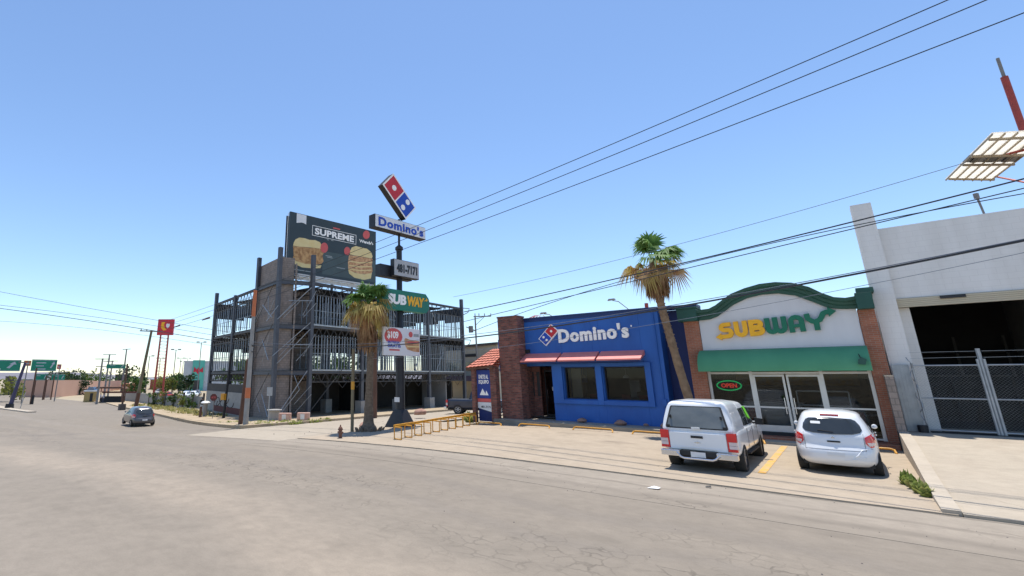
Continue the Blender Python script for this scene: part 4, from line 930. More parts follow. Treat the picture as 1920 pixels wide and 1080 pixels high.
# tilted tile
tl, T, h = domino_logo('tile_box', FSG, -.37, 12.97, 2.55, 1.27, R(137), -.42, 0, sp, 'black')
q = MB()
for u, v in ((.62, 0), (-.62, .29), (-.62, -.29)): q.prism(FSG, circle(*T(u, v), .175), .023, .03)
q.build('white_dot', 'letterwhite', tl)
# name box
mb = MB(); F0b(-2.32, 1.83, 10.68, 11.46, -.52, -.012, 0, mb); o = mb.build('name_box', 'black', sp, bevel=.01)
mb = MB(); F0b(-2.27, 1.80, 10.72, 11.43, -.011, .012, 0, mb); f_ = mb.build('white_face', 'signwhite', o)
mb = MB(); put_text(mb, FSG, "Domino's", -2.05, 10.80, 3.65, .56, .013, .03, .036, 1.10); mb.build('letters', 'dblue', o)
# phone box
mb = MB(); F0b(-1.62, .9, 8.02, 8.72, -.75, -.32, 0, mb); F0b(-.85, 1.18, 8.08, 9.08, -.318, -.012, 0, mb); o = mb.build('phone_box', 'black', sp, bevel=.01)
mb = MB(); F0b(-.83, 1.16, 8.12, 9.05, -.011, .012, 0, mb); mb.build('grey_face', 'phonegrey', o)
mb = MB(); put_text(mb, FSG, "481-7171", -.66, 8.30, 1.66, .52, .013, .03, .045, 1.0); mb.build('digits', 'black', o)
# green box with cut corners
g6 = [(-1.75, 6.35), (-1.55, 6.14), (1.72, 6.14), (1.98, 6.38), (1.98, 7.02), (1.72, 7.28), (-1.55, 7.28), (-1.75, 7.05)]
mb = MB(); mb.prism(FSG, g6, -.45, 0, 0); o = mb.build('green_box', 'sgback', sp)
mb = MB(); put_text(mb, FSG, 'SUB', -1.36, 6.44, 1.42, .58, .003, .02, .05, .98, shear=.1); mb.build('white_letters', 'letterwhite', o)
mb = MB(); put_text(mb, FSG, 'WAY', .10, 6.44, 1.42, .58, .003, .02, .05, .92, shear=.1); mb.prism(FSG, [(1.50, 6.82), (1.74, 6.96), (1.74, 7.04), (1.88, 6.93), (1.74, 6.82), (1.74, 6.88)], .003, .02); mb.build('yellow_letters', 'syellow', o)
# price board
mb = MB(); F0b(-1.66, 1.14, 3.62, 5.14, -.12, 0, 0, mb); o = mb.build('price_board', 'signwhite', sp)
def bp(px, py): return (-1.66+2.80*(px-250)/915., 5.14-1.5*(py-165)/740.)
mb = MB(); mb.prism(FSG, [bp(490+220*math.cos(R(a)), 410+225*math.sin(R(a))*-1) for a in range(-40, 221, 20)], .003, .008); mb.build('red_disc', 'badge', o)
mb = MB(); put_text(mb, FSG, '$109', *bp(330, 490), .86, .44, .009, .014, .03, .85); mb.build('price', 'letterwhite', o)
mb = MB(); put_text(mb, FSG, 'ENTREGA', *bp(350, 600), .88, .14, .009, .014, .03); put_text(mb, FSG, 'GRATIS', *bp(345, 705), .98, .18, .009, .014, .03); mb.build('blue_words', 'dblue', o)
mb = MB(); mb.rect(FSG, *(bp(385, 0)[0], bp(640, 0)[0]), bp(0, 790)[1], bp(0, 750)[1], .003, .008); mb.build('pink_line', 'badge', o)
mb = MB(); mb.prism(FSG, [bp(790, 430), bp(900, 470), bp(1150, 490), bp(1150, 800), bp(1000, 790), bp(830, 740), bp(780, 640), bp(760, 480)], .003, .007); mb.build('sandwich_picture', 'patty2', o)
for yy in (520, 640): mb = MB(); mb.prism(FSG, [bp(830, yy), bp(1150, yy-10), bp(1150, yy+30), bp(840, yy+40)], .008, .012); mb.build('sandwich_layer', 'bun' if yy > 600 else 'badge', o)
mb = MB(); mb.prism(FSG, circle(*bp(925, 325), .16), .003, .008); mb.build('red_dot', 'badge', o); mb = MB(); mb.rect(FSG, bp(1000, 0)[0], bp(1140, 0)[0], bp(0, 380)[1], bp(0, 300)[1], .003, .007); mb.build('grey_mark', 'greytext', o)

# ================================================================== PALMS
def frond(mb, base, az, el, L_, wid, droop, rnd, mi=0, fold=0.):
    """fan leaf: petiole then a fan of narrow blades"""
    az += rnd.uniform(-.1, .1); d = Vector((math.cos(az)*math.cos(el), math.sin(az)*math.cos(el), math.sin(el)))
    pet = L_*.48; tip = Vector(base)+d*pet; tip.z -= droop*.12
    mb.tube([base, tip], [.02, .012], 4, mi)
    if fold: d = Vector((math.cos(az)*math.cos(el-fold), math.sin(az)*math.cos(el-fold), math.sin(el-fold)))
    side = d.cross(Vector((0, 0, 1))).normalized() if abs(d.z) < .98 else Vector((1, 0, 0)); up = side.cross(d).normalized()
    n = 22
    for i in range(n):
        t = (i+.5)/n*2-1; a = t*R(95); ln = L_*.58*(1-.25*t*t)*rnd.uniform(.85, 1.1)
        dv = (d*math.cos(a)+side*math.sin(a)).normalized()
        c = tip+dv*ln*.55+up*(.08*abs(t)*L_); e = tip+dv*ln*.93+Vector((rnd.uniform(-.05, .05), rnd.uniform(-.05, .05), -droop*ln*(.4+.6*rnd.random())))
        wv = dv.cross(up).normalized()*(wid*L_*.030)
        mb.add([tuple(tip-wv*.3), tuple(tip+wv*.3), tuple(c+wv), tuple(c-wv), tuple(e)], [(0, 1, 2, 3), (3, 2, 4)], mi)
def palm(base, pts, radii, crown, sc, label, seed, trunk='bark', dead=1., ngreen=20, nyel=12, up0=15, gl=1.4, yl=1.5, skirt=(.7, 5., 3.8)):
    rnd = random.Random(seed); t = thing('palm_tree', label, 'palm tree', base, group='fan palms in front of the shops')
    mb = MB(); n = 26; ps = []; rs = []
    for i in range(n+1):
        u = i/n*(len(pts)-1); k = min(int(u), len(pts)-2); f = u-k
        p = Vector(pts[k]).lerp(Vector(pts[k+1]), f); ps.append(p); rs.append((radii[k]*(1-f)+radii[k+1]*f)*(1+.05*math.sin(i*2.1)))
    mb.tube(ps, rs, 14); mb.build('trunk', trunk, t, smooth=True, sharp=80)
    # stubs of old leaves on the upper trunk
    mb = MB()
    for i in range(150):
        f = .45+.5*i/150 if trunk == 'bark2' else .72+.25*i/150
        u = f*n; k = min(int(u), n-1); p = ps[k].lerp(ps[k+1], u-k); a = i*2.4; r_ = rs[k]
        d = Vector((math.cos(a), math.sin(a), .9)).normalized(); mb.tube([p+Vector((math.cos(a), math.sin(a), 0))*r_*.8, p+Vector((math.cos(a), math.sin(a), 0))*r_*.9+d*.055], [.04, .02], 4)
    mb.build('leaf_stub', trunk, t)
    c = Vector(crown)
    mb = MB()
    for i in range(ngreen):
        el = R(up0+(88-up0)*((i*.377+.3+.1*rnd.random()) % 1)**.85); frond(mb, c+Vector((0, 0, .1)), i*2.399+rnd.uniform(-.4, .4), el, gl*rnd.uniform(.72, 1.08), 1.05, rnd.uniform(.15, .6), rnd, fold=R(rnd.uniform(-10, 25)))
    mb.build('green_fronds', 'palmgreen', t)
    mb = MB()
    for i in range(nyel):
        el = R(rnd.uniform(-25, 42)); frond(mb, c, i*2.399+1+rnd.uniform(-.4, .4), el, yl*rnd.uniform(.6, 1.1), .95, rnd.uniform(.3, .9), rnd, fold=R(rnd.uniform(5, 50)))
    mb.build('yellow_fronds', 'palmyellow', t)
    mb = MB()
    for i in range(int(nyel*.7)):
        frond(mb, c-Vector((0, 0, .15*sc)), i*2.399+2, R(rnd.uniform(-20, 25)), yl*(.7+.3*rnd.random()), .55, .6, rnd, fold=R(rnd.uniform(50, 75)))
    mb.build('dry_fronds', 'palmstraw', t); mb = MB()
    sr, s1_, s0_ = skirt
    for i in range(460):
        a = rnd.uniform(0, 6.283); zt = rnd.uniform(s0_+.55, s1_); b0 = Vector((c.x+math.cos(a)*.2, c.y+math.sin(a)*.2, zt+.3)); rr = sr*rnd.uniform(.45, 1.)
        e = Vector((c.x+math.cos(a)*rr, c.y+math.sin(a)*rr, zt-rnd.uniform(.35, .75)))
        wv = Vector((-math.sin(a), math.cos(a), 0))*.04; m_ = b0.lerp(e, .45)+Vector((math.cos(a), math.sin(a), .4))*.12
        mb.add([tuple(b0-wv), tuple(b0+wv), tuple(m_+wv*1.3), tuple(m_-wv*1.3), tuple(e)], [(0, 1, 2, 3), (3, 2, 4)])
    mb.build('dead_fronds', 'palmdead', t)
    return t
palm((-18.3, 18.2, -.2), [(-18.3, 18.2, -.3), (-18.3, 18.2, .25), (-18.28, 18.2, 1.5), (-18.2, 18.2, 3.4), (-18.35, 18.2, 6.1)], [.58, .26, .20, .17, .15], (-18.42, 18.2, 6.15), 1.14, 'straight thick palm with shaggy dead skirt beside the black sign pole', 5, ngreen=24, nyel=16, up0=14, gl=1.72, yl=1.72, skirt=(.60, 5.1, 3.65))
palm((-4.95, 23.5, .3), [(-4.95, 23.5, .1), (-5.0, 23.5, 1.5), (-5.25, 23.5, 3.2), (-5.47, 23.5, 4.9), (-5.62, 23.5, 6.2), (-5.66, 23.5, 7.55)], [.22, .17, .16, .15, .15, .13], (-5.62, 23.5, 7.35), .92, 'leaning slender palm with green fans between blue shop and brick pier', 9, trunk='bark2', ngreen=14, nyel=9, up0=-4, gl=1.72, yl=1.6, skirt=(.55, 6.9, 5.75))
mb = MB()
for i in range(26):
    a = i*2.4; r_ = .25+.45*random.random(); mb.tube([(-18.3+math.cos(a)*r_, 18.2+math.sin(a)*r_, -.2), (-18.3+math.cos(a)*r_*1.2, 18.2+math.sin(a)*r_*1.2, -.02+.08*random.random())], [.1, .03], 5)
o = mb.build('palm_roots', 'bark'); tag(o, 'ring of roots and dead matter round the foot of the thick palm', 'ground cover', kind='stuff')

# ================================================================== POLES
def ground_z(x, y): return zg(x, y)
def pole_thing(name, label, x, y, z1, r0, r1, m='greypole', lean=(0, 0), group=None, cat='utility pole', z0=None):
    z0 = ground_z(x, y) if z0 is None else z0
    t = thing(name, label, cat, (x, y, z0), group=group); mb = MB(); mb.tube([(x, y, z0-.2), (x+lean[0], y+lean[1], z1)], [r0, r1], 10); mb.build('pole', m, t, smooth=True); return t
t = pole_thing('utility_pole', 'grey concrete utility pole with orange top and orange band at the corner kerb', -30.75, 18.7, 8.6, .19, .12, 'concrete', (.05, .05))
mb = MB(); mb.tube([(-30.715, 18.735, 6.7), (-30.70, 18.75, 8.62)], [.145, .135], 10); mb.build('orange_top', 'orange', t, smooth=True)
mb = MB(); mb.tube([(-30.745, 18.705, 1.05), (-30.74, 18.71, 1.75)], [.195, .19], 10); mb.build('orange_band', 'orange', t, smooth=True)
for z in (4.2, 4.6): mb = MB(); mb.tube([(-31.1, 18.72, z), (-30.3, 18.72, z)], .04, 6); mb.build('cable_bracket', 'dark', t)
t = pole_thing('utility_pole', 'short brown wooden pole leaning against the grey pole with the orange band', -31.8, 18.9, 3.7, .17, .12, 'creosote', (.55, -.05))
t = pole_thing('utility_pole', 'dark wooden pole with a yellow box in front of the graffiti wall', -41.7, 23.05, 4.6, .13, .10, 'dark', (.4, .1))
mb = MB(); mb.box(-41.9, -41.35, 22.75, 23.0, .45, 1.0); mb.build('yellow_box', 'yellow', t)
t = pole_thing('utility_pole', 'tall leaning grey pole with crossarm beyond the grey car', -65.9, 24.3, 8.3, .22, .14, 'woodpole', (1.1, .5))
mb = MB(); mb.bar((-64.9, 23.4, 8.15), (-64.7, 26.2, 8.2), .12); mb.build('crossarm', 'greypole', t)
for y in (23.5, 24.2, 25.8): mb = MB(); mb.tube([(-64.8, y, 8.2), (-64.8, y, 8.4)], .05, 6); mb.build('insulator', 'dark', t)
mb = MB(); mb.tube([(-65.88, 24.33, -1.6), (-65.6, 24.42, .5)], [.25, .24], 10); mb.build('brown_foot', 'creosote', t, smooth=True)
t = pole_thing('marker_post', 'yellow banded wooden post just left of the thick palm', -18.87, 17.6, 3.9, .085, .08, 'woodpole')
mb = MB(); mb.tube([(-18.87, 17.6, 1.85), (-18.87, 17.6, 2.25)], .093, 10); mb.build('yellow_band', 'yellow', t)
pole_thing('wooden_pole', 'pale wooden pole standing behind the thick palm on the side street edge', -27.4, 27.95, 7.0, .17, .14, 'creosote')
# far power poles beyond the bus shelter
random.seed(4)
for k, (px, ytop, d) in enumerate(((188, 672, 100), (200, 664, 112), (207, 676, 125))):
    x, y = bear(px, d); z1 = hat(px, ytop, x, y)
    t = pole_thing('power_pole', ['grey power pole with two crossarms, left of the three beyond the bus shelter', 'tallest grey power pole of the three beyond the bus shelter', 'faint grey power pole, right of the three beyond the bus shelter'][k], x, y, z1, .2, .13, group='power poles beyond the shelter')
    for zz, w_ in ((z1-.1, 1.3), (z1-1.4, 1.)):
        mb = MB(); mb.bar((x-w_*.7, y-w_*.7, zz), (x+w_*.7, y+w_*.7, zz), .12); mb.build('crossarm', 'greypole', t)
x, y = bear(231, 200); t = pole_thing('lattice_mast', 'faint lattice mast on the skyline above the green sign', x, y, 12.2, .35, .2, cat='mast')
mb = MB()
for k in range(8): mb.bar((x-.6, y, 4+k), (x+.6, y, 4.6+k), .1)
mb.bar((x-1, y-1, 12), (x+1, y+1, 12.2), .2); mb.build('bracing', 'greypole', t)
# distribution pole beyond the blue shop
x, y = bear(896, 62); zt = hat(896, 592, x, y)
t = pole_thing('utility_pole', 'distribution pole with raised crossarm and transformer between steel frame and brick pillar', x, y, zt, .12, .09)
dx, dy = RT
mb = MB(); mb.bar((x-.2*dx, y-.2*dy, zt-.1), (x+2.*dx, y+2.*dy, zt-.05), .12)
for k in (0, .5, 1.2, 2.): mb.tube([(x+k*dx, y+k*dy, zt-.05), (x+k*dx, y+k*dy, zt+.3)], .06, 6)
mb.bar((x, y, zt-1.2), (x+1.1*dx, y+1.1*dy, zt-.2), .06); mb.build('crossarm', 'greypole', t)
mb = MB(); mb.tube([(x-.6*dx, y-.6*dy, zt-2.1), (x-.6*dx, y-.6*dy, zt-1.3)], .28, 10); mb.bar((x-1.2*dx, y-1.2*dy, zt-1.4), (x, y, zt-1.9), .1); mb.build('transformer', 'greypole', t)
# tall lamp posts of the far car park
for k, (px, yt, yb, d) in enumerate(((372, 642, 735, 150), (325, 656, 738, 150), (336, 672, 735, 190), (297, 672, 735, 190), (341, 678, 735, 210), (349, 672, 735, 230), (276, 668, 740, 160))):
    x, y = bear(px, d); z1 = hat(px, yt, x, y)
    t = pole_thing('car_park_lamp', ['tallest twin head lamp post before the teal wall', 'twin head lamp post left of the teal wall', 'small twin head lamp post between the trees', 'lamp post behind the red sign legs', 'farthest thin lamp post in the car park', 'lamp post just left of the white mall', 'lamp post beside the cypress'][k], x, y, z1, .14, .1, group='lamp posts of the far car park', cat='street lamp')
    for s_ in (-1, 1):
        mb = MB(); mb.bar((x, y, z1-.1), (x+s_*.9*dx, y+s_*.9*dy, z1+.05), .08); mb.bar((x+s_*.6*dx, y+s_*.6*dy, z1+.12), (x+s_*1.4*dx, y+s_*1.4*dy, z1+.12), .3); mb.build('lamp_head', 'greypole', t)

# ================================================================== WIRES
def wire(A, B, pts, r_, label, x0=None, x1=None, group='overhead wires', m='wire'):
    """cable in the vertical plane over the ground line A-B, sagging through the given sight points"""
    A, B = Vector(A), Vector(B); L_ = (B-A).length; u = (B-A)/L_; n_ = Vector((u.y, -u.x)); s_, z_ = [], []
    for px, py in pts:
        d = ray(px, py); t = (A.dot(n_))/(d[0]*n_.x+d[1]*n_.y); p = Vector((d[0]*t, d[1]*t)); s_.append((p-A).dot(u)); z_.append(CH+d[2]*t)
    c = np.polyfit(s_, z_, min(2, len(pts)-1)); lo = min(s_) if x0 is None else x0; hi = max(s_) if x1 is None else x1
    r_ = r_*.72
    mb = MB(); mb.tube([(*(A+u*(lo+(hi-lo)*i/40)), float(np.polyval(c, lo+(hi-lo)*i/40))) for i in range(41)], r_, 5)
    o = mb.build('overhead_wire', m, smooth=True); return tag(o, label, 'wire', group)
P1_, P2_ = (-64.9, 24.6), (14, 17.5)
wire(P1_, P2_, [(317, 600), (790, 418), (1300, 213), (1762, 0)], .022, 'highest of the three wires rising to the top right corner', x1=82)
wire(P1_, P2_, [(322, 606), (800, 431), (1300, 232), (1843, 0)], .022, 'middle of the three wires rising to the top right corner', x1=82)
wire(P1_, P2_, [(335, 612), (805, 447), (1300, 270), (1920, 18)], .022, 'lowest of the three wires rising to the top right corner', x1=82)
A2, B2 = (-30.75, 18.7), (14, 14.0)
wire(A2, B2, [(465, 646), (795, 643), (1000, 616), (1230, 583), (1560, 521), (1920, 452)], .034, 'thick dark cable sagging across the shop fronts', x1=44)
wire(A2, B2, [(465, 640), (795, 636), (1000, 612), (1230, 580), (1560, 518), (1920, 447)], .014, 'thin cable just above the thick sagging cable', x1=44, m='palewire')
wire(A2, B2, [(700, 672), (1000, 645), (1280, 597), (1650, 525), (1920, 478)], .009, 'pale thin wire just below the thick sagging cable', x1=44, m='palewire')
A3, B3 = (-36, 20), (14, 15.5)
wire(A3, B3, [(870, 585), (1150, 523), (1600, 417), (1920, 334)], .026, 'dark wire passing behind the leaning palm to the white pilaster top', x1=50)
wire(A3, B3, [(870, 603), (1160, 533), (1600, 430), (1920, 352)], .018, 'thin wire under the dark one at the palm crown', x1=50)
wire(A3, B3, [(880, 626), (1040, 560), (1500, 452), (1920, 358)], .016, 'lowest of the wires running behind the palm crown', x1=50)
wire(A3, B3, [(850, 557), (1150, 487), (1500, 400), (1810, 302)], .010, 'thin pale wire rising from the black sign pole to the cream roof sign', m='palewire')
A4, B4 = (-30.75, 18.7), (-48, 3.5)
wire(A4, B4, [(462, 650), (400, 637), (200, 607), (0, 578)], .030, 'thick dark cable crossing the street at the left edge', x1=26)
wire(A4, B4, [(462, 640), (400, 627), (200, 598), (0, 572)], .018, 'cable just above the thick one at the left edge', x1=26)
wire(A4, B4, [(462, 628), (400, 618), (200, 584), (0, 547)], .018, 'highest wire crossing the sky at the left edge', x1=26)
wire(A4, B4, [(462, 660), (400, 648), (200, 620), (0, 602)], .014, 'lowest pale wire at the left edge', x1=26)
for k, (px, py) in enumerate(((321, 612), (376, 598))):
    x, y = bear(px, 60-10*k); z = hat(px, py, x, y)
    mb = MB(); mb.tube([(x-.35*dx, y-.35*dy, z-.1), (x+.4*dx, y+.4*dy, z+.15)], [.05, .09], 6); o = mb.build('wire_insulator', 'creosote'); tag(o, ['insulator on the wires beside the red store sign', 'dark insulator high on the wires left of the steel frame'][k], 'insulator', 'insulators on the wires')

# ================================================================== YELLOW RACK, STOPS, SMALL THINGS
def rack_bar(x, y, z, i):
    t = thing('yellow_barrier', None, 'barrier', (x, y, z), group='yellow barriers along the side street')
    mb = MB(); s_ = .026
    return t
N_R = 10
rx0, ry0, rx1, ry1 = -14.15, 15.95, -15.2, 23.2
for i in range(N_R):
    f = i/(N_R-1); x = rx0+(rx1-rx0)*f; y = ry0+(ry1-ry0)*f; z = zg(x, y)+.035
    lab = ['yellow barrier hoop nearest the road', 'second yellow barrier hoop from the road', 'third yellow barrier hoop from the road', 'fourth yellow barrier hoop from the road', 'fifth yellow barrier hoop from the road', 'sixth yellow barrier hoop from the road', 'fourth yellow barrier hoop from the porch', 'third yellow barrier hoop from the porch', 'second yellow barrier hoop from the porch', 'yellow barrier hoop nearest the tiled porch'][i]
    t = thing('yellow_barrier', lab, 'barrier', (x, y, z), group='yellow barriers along the side street')
    mb = MB(); mb.tube([(x-.24, y-.1, z), (x-.24, y-.1, z+.5)], .024, 6); mb.tube([(x+.16, y-.1, z), (x+.16, y-.1, z+.5)], .024, 6); mb.tube([(x-.24, y-.1, z+.02), (x+.16, y-.1, z+.02)], .022, 6); mb.tube([(x-.24, y-.1, z+.49), (x+.16, y-.1, z+.49)], .024, 6)
    mb.build('hoop', 'yellow', t)
    mb = MB(); mb.bar((x-.24, y-.1, z+.53), (x-.30, y+.66, z+.54), .09)
    mb.build('top_rail', 'yellow', t)
def wheel_stop(x0, x1, y, label):
    z = zg((x0+x1)/2, y)+.035; t = thing('wheel_stop', label, 'wheel stop', ((x0+x1)/2, y, z), group='yellow wheel stops')
    mb = MB(); mb.tube([(x0, y-.12, z), (x0+.03, y-.02, z+.10), (x0+.12, y, z+.13), (x1-.12, y, z+.13), (x1-.03, y-.02, z+.10), (x1, y-.12, z)], .032, 8); mb.build('bar', 'yellow', t, smooth=True)
for a, b_, l in ((-12.5, -10.9, 'yellow wheel stop bar in front of the dark shop door'), (-9.75, -8.0, 'yellow wheel stop bar in front of the left shop window'), (-7.2, -5.6, 'yellow wheel stop bar partly behind the white pickup'), (-14.9, -13.5, 'yellow wheel stop bar at the foot of the brick pillar'), (-.9, .62, 'yellow wheel stop bar showing right of the white hatchback'), (-4.1, -2.7, 'yellow wheel stop bar hidden in front of the pickup')): wheel_stop(a, b_, 23.1, l)
def line(x0, x1, y0, y1, name, label):
    mb = MB(); n = 8
    for i in range(n): a, b_ = y0+(y1-y0)*i/n, y0+(y1-y0)*(i+1)/n; z = .0425; mb.add([(x0, a, zg(x0, a)+z), (x1, a, zg(x1, a)+z), (x1, b_, zg(x1, b_)+z), (x0, b_, zg(x0, b_)+z)], [(0, 1, 2, 3)])
    struct(mb, name, 'yellowline', label)
line(-2.22, -2.05, 16.6, 22.7, 'parking_line', 'worn yellow parking line between the pickup and the hatchback')
def rock(x, y, z, s_, label, seed, m='rock', cat='rock', group='rocks by the blue wall', name='rock'):
    rnd = random.Random(seed); mb = MB(); n = 9; prof = [(.85, 0), (1., .25), (.8, .6), (.45, .85), (.1, .95)]
    mb.lathe((x, y, z-.05*s_), [(r_*s_*(1+rnd.uniform(-.1, .1)), zz*s_*.8) for r_, zz in prof], n)
    mb.v = [(vx+rnd.uniform(-.13, .13)*s_, vy+rnd.uniform(-.13, .13)*s_, vz+rnd.uniform(-.07, .07)*s_) for vx, vy, vz in mb.v]
    o = mb.build(name, m, smooth=True, sharp=55); return tag(o, label, cat, group)
rock(-10.0, 24.75, .36, .24, 'low brown rock under the left shop window', 1); rock(-8.2, 24.7, .36, .26, 'round brown rock under the right shop window', 2); rock(-6.25, 24.6, .36, .26, 'reddish rock at the right corner of the blue wall', 3); rock(-7.1, 24.7, .36, .12, 'small pale pebble rock by the blue wall', 5)
rock(-19.9, 19.6, -.15, .38, 'flat pinkish rock beside the black sign base', 6, group='rocks on the side street'); rock(-22.5, 27.5, -.05, .5, 'pale pink rubble pile behind the yellow barriers', 7, group='rocks on the side street')
# hydrant
x, y = -16.95, 15.1; z = zg(x, y)
t = thing('fire_hydrant', 'small rusty brown fire hydrant at the road edge left of the palm', 'hydrant', (x, y, z))
mb = MB(); mb.lathe((x, y, z), [(.13, 0), (.13, .04), (.08, .06), (.08, .36), (.11, .38), (.11, .42), (.07, .5), (.03, .54), (.03, .6)], 12); mb.build('body', 'hydrant', t, smooth=True)
mb = MB(); mb.tube([(x-.15, y, z+.28), (x+.15, y, z+.28)], .045, 8); mb.build('outlet', 'hydrant', t)
mb = MB(); mb.add([(-3.85, 12.85, .022), (-3.62, 12.88, .03), (-3.6, 13.02, .04), (-3.8, 13.05, .028), (-3.72, 12.95, .07)], [(0, 1, 4), (1, 2, 4), (2, 3, 4), (3, 0, 4)]); o = mb.build('paper_scrap', 'white'); tag(o, 'crumpled white scrap of paper lying in the gutter', 'litter')
mb = MB(); mb.add([(-2.9, 13.9, .022), (-2.78, 13.9, .03), (-2.8, 14.0, .05), (-2.9, 13.97, .03)], [(0, 1, 2, 3)]); o = mb.build('leaf_scrap', 'dark'); tag(o, 'tiny dark scrap in the gutter behind the pickup', 'litter')
mb = MB(); rnd = random.Random(12)
for i in range(330):
    q = rnd.random()
    if q < .45: x, y, b0 = rnd.uniform(-18, 8), rnd.choice((14.2, 13.1, 12.1))+rnd.gauss(0, .12), .005
    elif q < .6: x, y, b0 = rnd.uniform(-12, 6), rnd.uniform(8, 12), 0
    elif q < .8: x, y, b0 = rnd.uniform(-40, -29), 0, .17
    else: x, y, b0 = rnd.uniform(-26, -15), rnd.uniform(15, 27), .02
    if b0 == .17: y = clo(x)+.3+rnd.random()*4
    r_ = rnd.uniform(.006, .02)*(2.2 if b0 in (.17, .02) else 1); z = zg(x, y)+b0
    v = [(x+r_*math.cos(a+i)*rnd.uniform(.7, 1.2), y+r_*math.sin(a+i)*rnd.uniform(.7, 1.2), z-.004) for a in (0, 1.5, 3.1, 4.6)]+[(x, y, z+r_*rnd.uniform(.5, .9))]
    mb.add(v, [(0, 1, 4), (1, 2, 4), (2, 3, 4), (3, 0, 4)])
o = mb.build('gravel', 'sole'); tag(o, 'scattered grit and pebbles along the gutter and the corner lot', 'gravel', kind='stuff')
# weeds
def weeds(name, label, pts, hgt, m, seed, n=60, cat='weeds', spread=.3):
    rnd = random.Random(seed); mb = MB()
    for (x, y) in pts:
        z = max(zg(x, y), zd(x, y) if x > .8 and y > 14.3 else -9)
        for i in range(n):
            a = rnd.uniform(0, 6.283); r_ = spread*rnd.random()**.6; bx_, by_ = x+math.cos(a)*r_*.5, y+math.sin(a)*r_*.5; ex, ey = x+math.cos(a)*r_*1.3, y+math.sin(a)*r_*1.3; h_ = hgt*rnd.uniform(.4, 1)*(1.2-r_/spread*.6)
            w_ = .02+.02*rnd.random(); c_, s_ = -math.sin(a)*w_, math.cos(a)*w_
            mb.add([(bx_-c_, by_-s_, z), (bx_+c_, by_+s_, z), (ex*.6+bx_*.4+c_*1.6, ey*.6+by_*.4+s_*1.6, z+h_*.7), (ex*.6+bx_*.4-c_*1.6, ey*.6+by_*.4-s_*1.6, z+h_*.7), (ex, ey, z+h_*.9)], [(0, 1, 2, 3), (3, 2, 4)])
    o = mb.build(name, m); return tag(o, label, cat, kind='stuff')
weeds('weeds', 'green tuft of weeds growing over the kerb end right of the hatchback', [(.50, 17.2), (.56, 17.0), (.60, 16.7), (.66, 16.2), (.72, 15.9)], .42, 'weed', 1, 60, spread=.12)
random.seed(8)
weeds('weeds', 'green and straw weeds along the corner kerb under the steel frame', [(-29.3-random.random()*7, 19.2+random.random()*3) for i in range(34)]+[(-28.3-random.random()*1.2, 21+random.random()*4) for i in range(16)], .32, 'weed', 2, 26, spread=.45)
weeds('dry_grass', 'straw coloured dry grass along the fence left of the steel frame', [(-52-random.random()*30, 0) for i in range(0)]+[(x, clo(x)+1.6+random.random()*3.4) for x in [-44-random.random()*38 for i in range(110)]], .5, 'straw', 3, 24, spread=.7)

# ================================================================== VEHICLES
def slicer(zs, ws, rs, fs, n_exp, sm=2):
    """body of horizontal slices: half width, rear y and front y at each height"""
    Z = np.linspace(zs[0], zs[-1], 46); out_ = []
    for arr in (ws, rs, fs):
        v = np.interp(Z, zs, arr)
        for _ in range(sm): v[1:-1] = (v[:-2]+2*v[1:-1]+v[2:])/4
        out_.append(v)
    W_, R_, F_ = out_
    def par(z): return float(np.interp(z, Z, W_)), float(np.interp(z, Z, R_)), float(np.interp(z, Z, F_))
    def rear(x, z, d=0):
        w_, r_, f_ = par(z); c_, h_ = (r_+f_)/2, (f_-r_)/2; k = min(.999, abs(x)/w_); return c_-h_*(1-k**n_exp)**(1/n_exp)-d
    def side(y, z, s_, d=0):
        w_, r_, f_ = par(z); c_, h_ = (r_+f_)/2, (f_-r_)/2; k = min(.999, abs(y-c_)/h_); return s_*(w_*(1-k**n_exp)**(1/n_exp)+d)
    return Z, par, rear, side, n_exp
def body_mesh(sl, nring=72, mi=0):
    Z, par, rear, side, ne = sl; mb = MB()
    for z in Z:
        w_, r_, f_ = par(z); c_, h_ = (r_+f_)/2, (f_-r_)/2
        for j in range(nring):
            a = 2*math.pi*j/nring; ca, sa = math.cos(a), math.sin(a); q = (abs(ca)**ne+abs(sa)**ne)**(-1/ne)
            mb.v.append((w_*ca*q, c_+h_*sa*q, float(z)))
    k = len(Z)
    for i in range(k-1):
        for j in range(nring): mb.f.append((i*nring+j, i*nring+(j+1) % nring, (i+1)*nring+(j+1) % nring, (i+1)*nring+j)); mb.m.append(mi)
    mb.f.append(tuple(reversed(range(nring)))); mb.f.append(tuple((k-1)*nring+j for j in range(nring))); mb.m += [mi, mi]
    return mb
def cut_wheels(mb, wheels, r_, wy, name, mats, hw):
    """subtract wheel wells from a body mesh"""
    o = mb.build(name, mats); cm = MB()
    for y, z in wheels:
        for s_ in (-1, 1): cm.tube([(s_*(hw-.34), y, z), (s_*(hw+.3), y, z)], r_, 28)
    c_ = cm.build('cutter', 'dark'); m_ = o.modifiers.new('b', 'BOOLEAN'); m_.object = c_; m_.operation = 'DIFFERENCE'; m_.solver = 'EXACT'
    bpy.context.view_layer.update(); me = bpy.data.meshes.new_from_object(o.evaluated_get(bpy.context.evaluated_depsgraph_get()))
    C.objects.unlink(o); bpy.data.objects.remove(o); C.objects.unlink(c_); bpy.data.objects.remove(c_)
    me.polygons.foreach_set('use_smooth', [True]*len(me.polygons)); me.set_sharp_from_angle(angle=R(38)); me.name = name
    return me
def mesh_part(me, name, parent):
    o = bpy.data.objects.new(name, me); C.objects.link(o); o.parent = parent; return o
